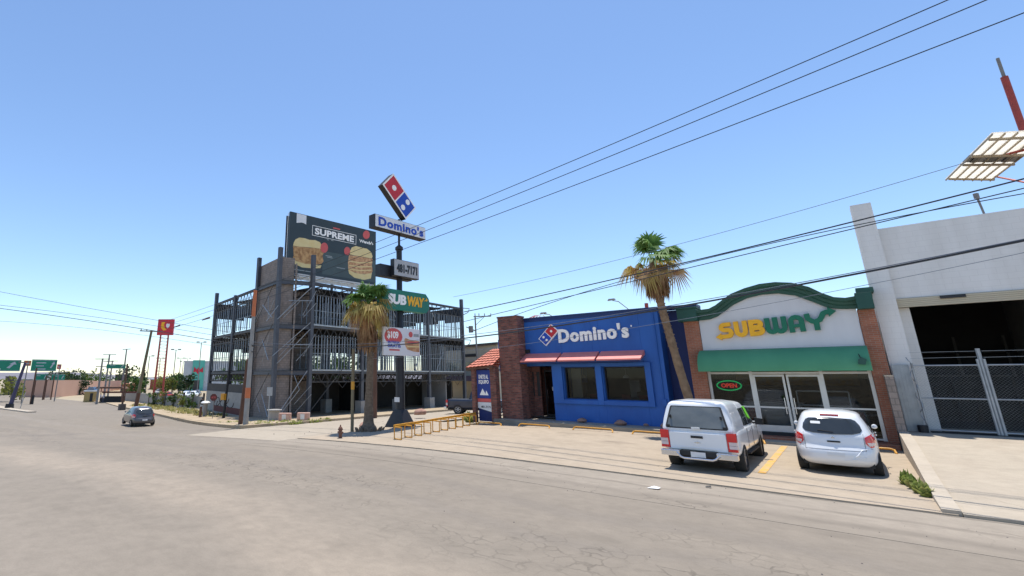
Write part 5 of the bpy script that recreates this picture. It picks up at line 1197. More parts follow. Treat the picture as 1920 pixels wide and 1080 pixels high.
def rpanel(sl, pts, d, name, m, parent, rings=5, on='rear', s_=1, thick=.0, label=None):
    """panel laid on the body: outline (x,z) on the rear or (y,z) on a side"""
    cx = sum(p[0] for p in pts)/len(pts); cz = sum(p[1] for p in pts)/len(pts); mb = MB(); n = len(pts)
    f = (lambda u, z: (u, sl[2](u, z, d), z)) if on == 'rear' else (lambda u, z: (sl[3](u, z, s_, d), u, z))
    mb.v.append(f(cx, cz))
    for k in range(1, rings+1):
        for (x, z) in pts: mb.v.append(f(cx+(x-cx)*k/rings, cz+(z-cz)*k/rings))
    for (x, z) in pts:
        p = f(x, z); q = (p[0], p[1]+d+.01, p[2]) if on == 'rear' else (p[0]-s_*(d+.01), p[1], p[2]); mb.v.append(q)
    for j in range(n): mb.f.append((0, 1+j, 1+(j+1) % n)); mb.m.append(0)
    for k in range(rings): 
        for j in range(n): mb.f.append((1+k*n+j, 1+(k+1)*n+j, 1+(k+1)*n+(j+1) % n, 1+k*n+(j+1) % n)); mb.m.append(0)
    o = mb.build(name, m, None, smooth=True, sharp=50); o.parent = parent
    if label: o['label'] = label
    return o
def rrect(x0, x1, z0, z1, r_, tx0=0, tx1=0, n=5):
    """rounded rectangle; tx shifts the upper corners inwards"""
    out_ = []
    for (cx, cz, a0, tx) in ((x1-r_, z1-r_, 0, -tx1), (x0+r_, z1-r_, 90, tx0), (x0+r_, z0+r_, 180, 0), (x1-r_, z0+r_, 270, 0)):
        for i in range(n+1): a = R(a0+90*i/n); out_.append((cx+tx+r_*math.cos(a), cz+r_*math.sin(a)))
    return dense(out_)
def dense(p, st=.09):
    o = []
    for a, b_ in zip(p, p[1:]+p[:1]):
        L_ = math.hypot(b_[0]-a[0], b_[1]-a[1]); k = max(1, int(L_/st))
        for i in range(k): o.append((a[0]+(b_[0]-a[0])*i/k, a[1]+(b_[1]-a[1])*i/k))
    return o
def wheel(parent, x, y, z, r_, wd, s_):
    tm = MB(); pr = [(r_*.66, -wd/2), (r_*.93, -wd/2), (r_, -wd/2+.04), (r_, wd/2-.04), (r_*.93, wd/2), (r_*.66, wd/2)]; n = 28; o = 0
    for rr, h_ in pr:
        for j in range(n): a = 2*math.pi*j/n; tm.v.append((x+h_, y+rr*math.cos(a), z+rr*math.sin(a)))
    for i in range(len(pr)):
        i2 = (i+1) % len(pr)
        for j in range(n): tm.f.append((i*n+j, i2*n+j, i2*n+(j+1) % n, i*n+(j+1) % n)); tm.m.append(0)
    w_ = tm.build('wheel', 'tyre', None, smooth=True); w_.parent = parent
    rm = MB(); xo = x+s_*wd*.28
    rm.tube([(x-wd*.3, y, z), (x+wd*.3*1, y, z)], r_*.16, 12)
    for k in range(6):
        a = 2*math.pi*k/6; rm.bar((xo, y+r_*.1*math.cos(a), z+r_*.1*math.sin(a)), (xo, y+r_*.62*math.cos(a), z+r_*.62*math.sin(a)), .05)
    m2 = 24
    for j in range(m2): a, b_ = 2*math.pi*j/m2, 2*math.pi*(j+1)/m2; rm.bar((xo, y+r_*.63*math.cos(a), z+r_*.63*math.sin(a)), (xo, y+r_*.63*math.cos(b_), z+r_*.63*math.sin(b_)), .05)
    rr = rm.build('rim', 'rim', None); rr.parent = w_
    dm = MB(); dm.tube([(x-wd*.2, y, z), (x+wd*.1*s_, y, z)], r_*.6, 20); dk = dm.build('disc', 'dark', None); dk.parent = w_
def lbox(parent, name, m, x0, x1, y0, y1, z0, z1, bevel=0.):
    mb = MB(); mb.box(x0, x1, y0, y1, z0, z1); o = mb.build(name, m, None, bevel=bevel); o.parent = parent; return o
def lobj(parent, mb, name, m, smooth=False): o = mb.build(name, m, None, smooth=smooth); o.parent = parent; return o
# ---- white pickup with canopy
PK = thing('pickup_truck', 'white double cab pickup with white canopy parked facing the sandwich shop', 'pickup truck', (-3.33, 15.78, .04))
def make_pickup(t, paint, canopy=True, wheel_r=.37):
    lo = slicer([.40, .48, .60, .95, 1.03, 1.05], [.80, .87, .895, .895, .87, .84], [.16, .12, .10, .10, .12, .14], [5.10, 5.2, 5.25, 5.1, 4.9, 4.7], 14)
    bm = body_mesh(lo); me = cut_wheels(bm, ((.98, .37), (4.18, .37)), .47, 0, 'body', [paint], .9); mesh_part(me, 'body', t)
    cab = slicer([.98, 1.06, 1.3, 1.55, 1.68, 1.73, 1.745], [.83, .83, .79, .72, .66, .56, .40], [1.80, 1.82, 1.86, 1.95, 2.02, 2.12, 2.3], [4.25, 4.10, 3.75, 3.35, 3.15, 3.05, 2.95], 9)
    me = body_mesh(cab).mesh('cab', [paint], True); mesh_part(me, 'cab', t)
    for s_ in (-1, 1):
        rpanel(cab, dense([(2.02, 1.08), (2.75, 1.08), (2.75, 1.55), (2.10, 1.55)]), .006, 'side_window', 'darkglass', t, on='side', s_=s_)
        rpanel(cab, dense([(2.82, 1.08), (3.75, 1.08), (3.28, 1.54), (2.82, 1.55)]), .006, 'side_window', 'darkglass', t, on='side', s_=s_)
        m1 = MB(); m1.add([(s_*.90, 3.55, 1.02), (s_*1.10, 3.55, 1.02), (s_*1.10, 3.62, 1.02), (s_*.90, 3.66, 1.02), (s_*.90, 3.55, 1.22), (s_*1.10, 3.55, 1.20), (s_*1.10, 3.62, 1.20), (s_*.90, 3.66, 1.22)], [(0, 3, 2, 1), (4, 5, 6, 7), (0, 1, 5, 4), (1, 2, 6, 5), (2, 3, 7, 6), (3, 0, 4, 7)]); m1.tube([(s_*.80, 3.6, 1.06), (s_*.95, 3.6, 1.08)], .03, 6); lobj(t, m1, 'mirror', 'dark')
        for y in (2.20, 3.10): lbox(t, 'door_handle', 'chrome', s_*.905-.015, s_*.905+.015, y, y+.16, .93, .96)
        for y in (1.86, 2.79, 3.78):
            m1 = MB(); m1.box(s_*.896-.004, s_*.896+.004, y-.006, y+.006, .52, 1.03); lobj(t, m1, 'door_seam', 'dark')
        lbox(t, 'side_step', 'dark', s_*.86-.06, s_*.86+.06, 1.7, 3.5, .36, .41, .01)
        wheel(t, s_*.775, .98, .33, wheel_r, .25, s_); wheel(t, s_*.775, 4.18, .33, wheel_r, .25, s_)
        m1 = MB(); m1.tube([(s_*.50, .98, .40), (s_*.86, .98, .40)], .462, 24); lobj(t, m1, 'wheel_well', 'dark') if 0 else None
    # tailgate, lamps, bumper
    m1 = MB(); m1.box(-.665, .665, .065, .12, .53, .98); o = lobj(t, m1, 'tailgate', paint); b_ = o.modifiers.new('bevel', 'BEVEL'); b_.width = .02; b_.segments = 2
    m1 = MB(); m1.box(-.52, .52, .052, .0648, .58, .60); m1.box(-.14, .14, .048, .0649, .84, .90, 1); 
    o2 = lobj(t, m1, 'gate_handle', [paint, 'dark']); 
    m1 = MB(); m1.prism(frame((0, .064, 0), (1, 0, 0)), [(-.09, .73), (0, .715), (.09, .73), (0, .755)], 0, .012); lobj(t, m1, 'badge', 'chrome')
    for s_ in (-1, 1):
        f_ = frame((0, .10, 0), (1, 0, 0)); a, b2 = .675, .885
        m1 = MB(); m1.prism(f_, [(s_*a, .80), (s_*b2, .80), (s_*b2, 1.01), (s_*a, 1.01)], -.1, .035); m1.prism(f_, [(s_*a, .555), (s_*b2, .555), (s_*b2, .62), (s_*a, .62)], -.1, .035)
        m1.prism(f_, [(s_*a, .62), (s_*(a+.03), .62), (s_*(a+.03), .80), (s_*a, .80)], -.1, .033)
        lamp = lobj(t, m1, 'tail_light', 'lampred'); m1 = MB(); m1.prism(f_, [(s_*(a+.031), .625), (s_*b2, .625), (s_*b2, .705), (s_*(a+.031), .705)], -.1, .03); m1.prism(f_, [(s_*(a+.031), .715), (s_*b2, .715), (s_*b2, .795), (s_*(a+.031), .795)], -.1, .03); o = m1.build('clear_lens', 'lampclear', None); o.parent = lamp
        lbox(t, 'bumper_end', 'chrome', min(s_*.42, s_*.88), max(s_*.42, s_*.88), -.10, .10, .36, .515, .02)
    m1 = MB(); m1.box(-.42, .42, -.05, .12, .40, .52); lobj(t, m1, 'bumper_step', 'dark')
    m1 = MB(); m1.tube([(-.50, -.11, .46), (-.40, -.12, .36), (-.33, -.12, .33), (.33, -.12, .33), (.40, -.12, .36), (.50, -.11, .46)], .03, 8); lobj(t, m1, 'bumper_bar', 'chrome', True)
    m1 = MB(); m1.box(-.17, .17, -.065, -.052, .37, .50); lobj(t, m1, 'number_plate', 'plate')
    m1 = MB(); m1.box(-.7, .7, .15, 5.0, .28, .42); m1.tube([(-.7, .98, .33), (.7, .98, .33)], .06, 8); lobj(t, m1, 'underbody', 'dark')
    m1 = MB(); m1.tube([(.62, .2, .30), (.62, .9, .30)], .035, 8); lobj(t, m1, 'exhaust', 'dark')
    if canopy:
        cp = slicer([1.04, 1.08, 1.3, 1.6, 1.72, 1.79, 1.805], [.855, .855, .82, .745, .69, .60, .45], [.10, .11, .20, .33, .40, .50, .62], [1.90, 1.90, 1.90, 1.90, 1.88, 1.84, 1.8], 16)
        me = body_mesh(cp).mesh('canopy', [paint], True); mesh_part(me, 'canopy', t)
        fr_pts = rrect(-.735, .735, 1.075, 1.66, .05, .115, .115)
        rpanel(cp, fr_pts, .012, 'rear_window_frame', 'dark', t)
        o = rpanel(cp, rrect(-.69, .69, 1.105, 1.635, .045, .11, .11), .020, 'rear_window', 'shutglass', t)
        m1 = MB(); m1.box(-.10, .10, .045, .09, 1.075, 1.12); lobj(t, m1, 'window_latch', 'white')
        for s_ in (-1, 1):
            m1 = MB(); m1.box(s_*.66-.03, s_*.66+.03, .06, .12, 1.10, 1.16); m1.box(s_*.60-.02, s_*.60+.02, .14, .2, 1.34, 1.42); lobj(t, m1, 'window_hinge', 'dark')
            rpanel(cp, rrect(.55, 1.75, 1.16, 1.5, .06), .004, 'canopy_side_panel', paint, t, on='side', s_=s_)
make_pickup(PK, 'carwhite')
for q in PK.children:
    pass
# green sun shade in the front right window
m1 = MB(); m1.add([(.80, 2.86, 1.28), (.79, 3.28, 1.22), (.70, 3.20, 1.56), (.71, 2.90, 1.56), (.83, 2.86, 1.28), (.83, 3.3, 1.2), (.73, 3.20, 1.58), (.73, 2.88, 1.58)], [(3, 2, 1, 0), (4, 5, 6, 7), (0, 1, 5, 4), (1, 2, 6, 5), (2, 3, 7, 6), (3, 0, 4, 7)])
lobj(PK, m1, 'window_shade', 'lime')
# ---- white hatchback
HB = thing('hatchback_car', 'small white rounded hatchback with dented rear bumper parked right of the pickup', 'hatchback', (-.63, 17.55, .07))
def make_hatch(t, paint, wh=1.0):
    hb = slicer([.22, .27, .36, .52, .60, .70, .85, .95, 1.02, 1.2, 1.38, 1.48, 1.52, 1.535], [.74, .80, .825, .83, .835, .835, .825, .80, .765, .70, .62, .56, .47, .28], [.12, .05, .0, -.0, .03, .10, .12, .14, .19, .33, .47, .60, .75, 1.0], [3.66, 3.72, 3.76, 3.76, 3.74, 3.66, 3.35, 3.05, 2.80, 2.50, 2.25, 2.1, 1.95, 1.7], 4.6)
    me = cut_wheels(body_mesh(hb, 96), ((.68, .28), (3.08, .28)), .345, 0, 'body', [paint], .835); mesh_part(me, 'body', t)
    pts = [(-.54, 1.03), (-.38, .99), (0, .97), (.38, .99), (.54, 1.03), (.585, 1.09), (.56, 1.20), (.495, 1.31), (.42, 1.35), (0, 1.375), (-.42, 1.35), (-.495, 1.31), (-.56, 1.20), (-.585, 1.09)]
    rpanel(hb, dense(pts, .05), .022, 'rear_window', 'darkglass', t)
    rpanel(hb, rrect(-.40, -.20, 1.21, 1.27, .01), .03, 'window_sticker', 'white', t)
    yb = hb[2](0, 1.43, 0); m1 = MB(); m1.box(-.19, .19, yb-.035, yb+.06, 1.415, 1.45); lobj(t, m1, 'high_brake_light', 'lampred')
    m1 = MB(); m1.tube([(0, yb+.02, 1.03), (.02, hb[2](0, 1.02, .03), 1.02), (-.28, hb[2](-.28, 1.06, .035), 1.06)], .012, 5); lobj(t, m1, 'wiper', 'dark')
    for s_ in (-1, 1):
        p = [(s_*.80, .70), (s_*.81, .95), (s_*.74, 1.0), (s_*.60, .92), (s_*.60, .78), (s_*.68, .68)]
        lamp = rpanel(hb, dense(p if s_ > 0 else p[::-1], .05), .014, 'tail_light', 'lampred', t)
        p2 = [(s_*.785, .72), (s_*.79, .80), (s_*.63, .80), (s_*.66, .71)]
        o = rpanel(hb, dense(p2 if s_ > 0 else p2[::-1], .05), .018, 'clear_lens', 'lampclear', lamp)
        for (y0, y1, q0, q1) in ((.78, 1.55, .98, 1.5), (1.62, 2.45, 1.62, 2.15)):
            rpanel(hb, dense([(y0, 1.0), (y1, 1.0), (q1, 1.40), (q0, 1.40)], .08), .006, 'side_window', 'darkglass', t, on='side', s_=s_)
        m1 = MB(); m1.lathe((s_*.85, 2.42, 1.0), [(.02, 0), (.055, .02), (.065, .06), (.05, .10), (.01, .12)], 10); lobj(t, m1, 'mirror', paint, True)
        wheel(t, s_*.725, .68, .28, .29, .19, s_); wheel(t, s_*.725, 3.08, .28, .29, .19, s_)
        m1 = MB(); m1.tube([(s_*.835, 1.2, .92), (s_*.84, 1.35, .92)], .016, 6); m1.tube([(s_*.84, 2.05, .92), (s_*.84, 2.2, .92)], .016, 6); lobj(t, m1, 'door_handle', paint)
    rpanel(hb, rrect(-.13, .13, .775, .815, .015), .012, 'gate_handle', 'dark', t)
    m1 = MB(); y = hb[2](0, .90, .01); m1.prism(frame((0, y, .895), (1, 0, 0)), [(-.035, -.02), (0, -.005), (.035, -.02), (.035, -.005), (0, .03), (-.035, -.005)], -.005, .012); lobj(t, m1, 'badge', 'chrome')
    # seams of the hatch door and bumper
    m1 = MB()
    for s_ in (-1, 1): m1.tube([(s_*.58, hb[2](s_*.58, z, .001), z) for z in (.60, .70, .80, .90, 1.0)], .006, 4)
    m1.tube([(x, hb[2](x, .60, .001), .60) for x in [-.58+.116*i for i in range(11)]], .006, 4); m1.tube([(x, hb[2](x, .655, .001), .655) for x in [-.80+.1*i for i in range(3)]], .006, 4); m1.tube([(x, hb[2](x, .655, .001), .655) for x in [.60+.1*i for i in range(3)]], .006, 4)
    lobj(t, m1, 'panel_seam', 'greypole')
    rpanel(hb, rrect(-.17, .17, .45, .55, .01), .008, 'number_plate_recess', 'white', t)
    # creased dent on the right of the bumper
    m1 = MB(); pr = [(.28, .40), (.42, .50), (.50, .62), (.62, .66), (.78, .60)]
    m1.tube([(x, hb[2](x, z, .004), z) for x, z in pr], [.004, .018, .012, .016, .004], 6); m1.tube([(x, hb[2](x, z, .004), z) for x, z in ((.12, .36), (.35, .40), (.55, .46), (.76, .42))], [.004, .015, .012, .004], 6); lobj(t, m1, 'dent_crease', paint, True)
    m1 = MB(); m1.box(-.68, .68, .25, 3.5, .19, .30); lobj(t, m1, 'underbody', 'dark')
make_hatch(HB, 'carwhite')
# ---- grey car on the road
GC = thing('sedan_car', 'grey hatchback driving away on the road', 'car', (*bear(281, 43.5), zg(*bear(281, 43.5))+.02), R(90-8))
make_hatch(GC, 'cargrey')
for o in list(GC.children):
    if o.name.startswith(('dent_crease', 'window_sticker')): bpy.data.objects.remove(o)
m1 = MB(); m1.box(-.18, .18, -.035, -.02, .48, .58); lobj(GC, m1, 'number_plate', 'plate')
GC.scale = (1.05, 1.12, .93)
# ---- dark pickup behind the barriers
x, y = -27.0, 37.5
x, y = bear(838, 41.5)
DP = thing('pickup_truck', 'dark blue pickup parked under the steel frame behind the porch', 'pickup truck', (x, y, -.38), R(-68))
make_pickup(DP, 'carnavy', canopy=False, wheel_r=.36)
m1 = MB(); m1.box(-.75, .75, .2, 1.7, 1.052, 1.06); lobj(DP, m1, 'bed_floor', 'black')
DP.scale = (1.02, 1.05, 1.05)
# ---- far car park cars
def simple_car(x, y, rz, paint, label):
    t = thing('parked_car', label, 'car', (x, y, zg(x, y)), rz, group='cars in the far car park')
    b0 = slicer([.25, .35, .7, .85, .92, 1.3, 1.42, 1.45], [.78, .83, .83, .78, .72, .6, .5, .35], [.1, .0, .0, .1, .55, 1.1, 1.4, 1.7], [4.2, 4.3, 4.25, 4.0, 3.3, 2.7, 2.5, 2.3], 5)
    mesh_part(body_mesh(b0, 40).mesh('body', [paint], True), 'body', t)
    for s_ in (-1, 1):
        rpanel(b0, dense([(1.0, .94), (2.9, .94), (2.5, 1.3), (1.4, 1.3)], .15), .01, 'side_window', 'darkglass', t, on='side', s_=s_, rings=3)
        for yy in (.8, 3.4):
            m1 = MB(); m1.tube([(s_*.62, yy, .3), (s_*.85, yy, .3)], .3, 14); lobj(t, m1, 'wheel', 'tyre')
    rpanel(b0, rrect(-.5, .5, .95, 1.28, .05), .01, 'rear_window', 'darkglass', t, rings=3)
for px, d, rz, pt, lb in ((344, 122, 40, 'carwhite', 'white parked car in the far car park below the teal wall'), (352, 132, 60, 'carblue', 'blue grey parked car in the far car park'), (362, 126, 50, 'carwhite', 'white parked car nearest the graffiti wall'), (370, 135, 55, 'cargrey', 'grey parked car behind the white ones'), (306, 122, 30, 'carred', 'red parked car behind the grey fence'), (295, 150, 30, 'carwhite', 'white parked car beside the red sign legs')):
    x, y = bear(px, d); simple_car(x, y, R(rz), pt, lb)

# ================================================================== FAR LEFT
def tree(x, y, h_, w_, label, m='leaf', seed=1, group='trees in the distance', cat='tree', name='tree', tr=.12, n=420, leaf=.28, conic=False, low=.25):
    rnd = random.Random(seed); z0 = zg(x, y); t = thing(name, label, cat, (x, y, z0), group=group)
    mb = MB(); mb.tube([(x, y, z0-.1), (x+.05*h_, y, z0+h_*.45), (x, y, z0+h_*.7)], [tr, tr*.7, tr*.3], 8)
    for k in range(5):
        a = k*1.3; mb.tube([(x+.03*h_, y, z0+h_*(.3+.05*k)), (x+math.cos(a)*w_*.3, y+math.sin(a)*w_*.3, z0+h_*(.55+.05*k))], [tr*.45, tr*.15], 5)
    mb.build('trunk', 'bark', t)
    mb = MB(); cl = [(rnd.gauss(0, .26)*w_, rnd.gauss(0, .26)*w_, rnd.uniform(low, .95), rnd.uniform(.16, .3)*w_) for _ in range(16)]
    for i in range(n):
        if conic: f = rnd.random(); rr = w_*.5*(1-f)**.7*rnd.uniform(.5, 1.1); a = rnd.uniform(0, 6.28); c_ = Vector((x+math.cos(a)*rr, y+math.sin(a)*rr, z0+h_*(.08+.92*f)))
        else: q_ = rnd.choice(cl); u = Vector((rnd.gauss(0, 1), rnd.gauss(0, 1), rnd.gauss(0, .8))).normalized()*q_[3]*rnd.uniform(.5, 1.05); c_ = Vector((x+q_[0]*(1.15-q_[2]*.5), y+q_[1], z0+h_*q_[2]))+u
        a, b_ = Vector((rnd.gauss(0, 1), rnd.gauss(0, 1), rnd.gauss(0, 1))).normalized()*leaf, Vector((rnd.gauss(0, 1), rnd.gauss(0, 1), rnd.gauss(0, 1))).normalized()*leaf
        mb.add([tuple(c_-a), tuple(c_-b_), tuple(c_+a), tuple(c_+b_)], [(0, 1, 2, 3)])
    mb.build('crown', m, t); return t
def at(px, d): return bear(px, d)
# pink wall
A_ = [(-158, 21), (-150, 27), (-137, 29), (-133.5, 31), (-150, 44), (-166, 52), (-190, 75)]
pw = thing('perimeter_wall', 'long salmon pink perimeter wall at the end of the road', 'wall', (-150, 41, -2.2))
W_ = [bear(36, 150), bear(100, 141), bear(150, 156), bear(186, 178), bear(232, 215)]
for k, (a, b_) in enumerate(zip(W_, W_[1:])):
    a, b_ = Vector((*a, 0)), Vector((*b_, 0)); f_ = frame((a.x, a.y, 0), (b_-a)); L_ = (b_-a).length; mb = MB()
    mb.prism(f_, [(0, -3.0), (L_-.01, -3.0), (L_-.01, [1.7, 1.6, 1.15, 1.][k]), (0, [1.6, 1.7, 1.6, 1.15][k])], -.25, 0); mb.build('wall_panel', 'pink', pw)
lw = thing('low_wall', 'low pale wall running from the bus shelter to the grey fence', 'wall', (-95, 38, -2.1))
W_ = [bear(232, 116), bear(262, 104), bear(286, 92)]
for k, (a, b_) in enumerate(zip(W_, W_[1:])):
    a, b_ = Vector((*a, 0)), Vector((*b_, 0)); f_ = frame((a.x, a.y, 0), (b_-a)); L_ = (b_-a).length; mb = MB(); mb.prism(f_, [(0, -3.0), (L_-.01, -3.0), (L_-.01, -.35), (0, -.45)], -.2, 0); mb.build('wall_panel', 'concrete', lw)
# green road signs
def road_sign(px0, px1, yt, yb, d, posts, label, lines=3, pm='greypole', pr=.12, name='road_sign', m='greensign', foot=None):
    xa, ya = bear(px0, d); xb, yb_ = bear(px1, d); xm, ym = bear((px0+px1)/2, d); z1, z0 = hat((px0+px1)/2, yt, xm, ym), hat((px0+px1)/2, yb, xm, ym)
    t = thing(name, label, 'road sign', (xm, ym, zg(xm, ym)), group='green road signs'); a, b_ = Vector((xa, ya, 0)), Vector((xb, yb_, 0)); f_ = frame(a, b_-a); L_ = (b_-a).length
    mb = MB(); mb.rect(f_, 0, L_, z0, z1, -.1, 0); mb.build('panel', m, t)
    mb = MB(); e = (z1-z0)*.04
    mb.rect(f_, e, L_-e, z0+e, z0+2*e, .003, .01); mb.rect(f_, e, L_-e, z1-2*e, z1-e, .003, .01)
    H = z1-z0; rnd = random.Random(int(px0)+3)
    for k in range(lines): y0 = z1-H*(.28+.26*k); mb.rect(f_, L_*.18, L_*(.45+.2*rnd.random()), y0-H*.05, y0+H*.03, .003, .01)
    mb.prism(f_, [(L_*.74, z0+H*.3), (L_*.82, z0+H*.62), (L_*.78, z0+H*.62), (L_*.88, z0+H*.85), (L_*.92, z0+H*.6), (L_*.87, z0+H*.6), (L_*.80, z0+H*.25)], .003, .01)
    mb.build('white_marks', 'sky_white', t)
    for pp, pt in posts:
        x, y = bear(pp, d); mb = MB(); mb.tube([(x+.1, y+.2, zg(x, y)-.2), (x+.1, y+.2, hat(pp, pt, x, y))], pr, 8); mb.build('post', pm, t)
    return t
gs = road_sign(-70, 35, 674, 696, 92, [], 'wide green overhead sign cut by the left picture edge')
x, y = bear(28, 92); z1 = hat(40, 680, x, y)
x2, y2 = bear(43, 92)
mb = MB(); mb.tube([(x, y, zg(x, y)-.2), (x*.5+x2*.5, y*.5+y2*.5, 1.3), (x2, y2, z1)], [.32, .22, .18], 10); mb.build('mast', 'violet', gs, smooth=True)
mb = MB(); mb.tube([(x, y, zg(x, y)-.2), (x, y, zg(x, y)+.7)], [.6, .5], 10); mb.build('mast_base', 'dark', gs)
xa, ya = bear(30, 92); mb = MB(); mb.bar((xa, ya, z1+.05), (x2, y2, z1+.05), .15); mb.build('arm', 'greypole', gs)
gs = road_sign(55, 103, 674, 696, 108, [(66, 741)], 'large green sign with arrow, left of the small pair', pr=.2, pm='dark')
x, y = bear(66, 108); mb = MB(); mb.tube([(x, y, zg(x, y)-.2), (x, y, hat(66, 690, x, y))], [.17, .13], 8); mb.build('mast', 'creosote', gs)
road_sign(64, 89, 701, 713, 128, [(87, 712), (66, 713)], 'left one of the two small green signs before the pink wall', 1, 'creosote')
x, y = bear(87, 127)
for px in (87, 102):
    x, y = bear(px, 127.); t = pole_thing('sign_post', 'brown post of the small green signs at x%s' % '' if 0 else ('brown post under the left small green sign' if px == 87 else 'brown post under the right small green sign'), x, y, hat(px, 704, x, y), .14, .12, 'creosote', cat='post', group='brown sign posts')
road_sign(97, 122, 702, 713, 128, [], 'right one of the two small green signs before the pink wall', 1, 'creosote')
road_sign(197, 233, 683, 691, 73, [], 'green street sign on an arm above the bus shelter', 1)
x, y = bear(236, 73); t = pole_thing('sign_mast', 'brown mast on a block carrying the green sign by the bus shelter', x, y, hat(236, 682, x, y), .13, .1, 'creosote', (-.0, .0), cat='pole')
mb = MB(); mb.box(x-.35, x+.35, y-.35, y+.35, zg(x, y)-.2, zg(x, y)+.75); mb.build('block', 'sole', t)
xa, ya = bear(232, 73); mb = MB(); mb.bar((xa, ya, hat(236, 686, xa, ya)), (x, y, hat(236, 686, x, y)), .1); mb.build('arm', 'creosote', t)
# small orange and red boards behind
for (p0, p1, yt, yb, d, m, lb) in ((40, 54, 676, 686, 112, 'orange', 'small orange board between the two big green signs'), (104, 112, 683, 692, 118, 'badge', 'small red and white board right of the big green sign')):
    xa, ya = bear(p0, d); xb, yb_ = bear(p1, d); a, b_ = Vector((xa, ya, 0)), Vector((xb, yb_, 0)); f_ = frame(a, b_-a); mb = MB(); t = thing('small_board', lb, 'sign', (xa, ya, zg(xa, ya)), group='small boards on the gantry')
    z0, z1 = hat((p0+p1)/2, yb, xa, ya), hat((p0+p1)/2, yt, xa, ya); mb.rect(f_, 0, (b_-a).length, z0, z1, -.1, 0); mb.build('board', m, t)
    mb = MB(); mb.rect(f_, .25*(b_-a).length, .75*(b_-a).length, z0+(z1-z0)*.35, z0+(z1-z0)*.55, .003, .01); mb.build('mark', 'signwhite', t)
    mb = MB(); mx_, my_ = (xa+xb)/2, (ya+yb_)/2; mb.tube([(mx_, my_+.1, zg(mx_, my_)-.1), (mx_, my_+.1, z1)], .1, 6); mb.build('post', 'greypole', t)
x, y = bear(48, 92); pole_thing('thin_post', 'thin pale post standing at the end of the median', x, y, hat(52, 735, x, y), .05, .05, 'galv', (.2, .3), cat='post')
# shelter, kiosk, people
x, y = bear(213, 106); z0 = zg(x, y)+.1
sh = thing('bus_shelter', 'brown bus shelter with dark roof and bench beyond the junction', 'bus shelter', (x, y, z0), CA-R(90)+R(90))
hw_ = 2.3
mb = MB()
for s_ in (-1, 1):
    for q_ in (-.6, .6): mb.tube([(x+dx*s_*hw_+FW[0]*q_, y+dy*s_*hw_+FW[1]*q_, z0-.2), (x+dx*s_*hw_+FW[0]*q_, y+dy*s_*hw_+FW[1]*q_, z0+2.5)], .07, 6)
mb.build('post', 'creosote', sh)
f_ = frame((x, y, z0), (dx, dy, 0)); mb = MB(); mb.prism(f_, [(-hw_-.4, 2.45), (hw_+.4, 2.45), (hw_, 2.75), (-hw_, 2.75)], -.9, .9); mb.build('roof', 'creosote', sh)
mb = MB(); mb.rect(f_, -hw_+.5, hw_, 0, .9, -.5, .0); mb.rect(f_, -hw_+.5, hw_, .902, 1.05, -.5, -.3); mb.build('bench', 'dark', sh); mb = MB(); mb.rect(f_, -hw_, hw_*2.0, 1.6, 1.9, -.95, -.9); mb.build('red_panel', 'dado', sh)
x, y = bear(176, 112); z0 = zg(x, y)+.05; t = thing('kiosk', 'small yellow kiosk with blue top left of the bus shelter', 'kiosk', (x, y, z0)); f_ = frame((x, y, z0), (dx, dy, 0))
mb = MB(); mb.rect(f_, -.9, .9, -.2, 1.9, -.8, .8); mb.build('body', 'kiosk', t, bevel=.03); mb = MB(); mb.prism(f_, [(-.7, 2.16), (.9, 2.16), (.5, 2.75), (-.3, 2.75)], -.6, .6); mb.build('blue_top', 'carblue', t); mb = MB(); mb.rect(f_, -1, 1, 1.902, 2.15, -.9, .9); mb.build('white_band', 'signwhite', t)
mb = MB(); mb.rect(f_, .25, .8, .1, 1.6, .801, .83); mb.build('door', 'dark', t)
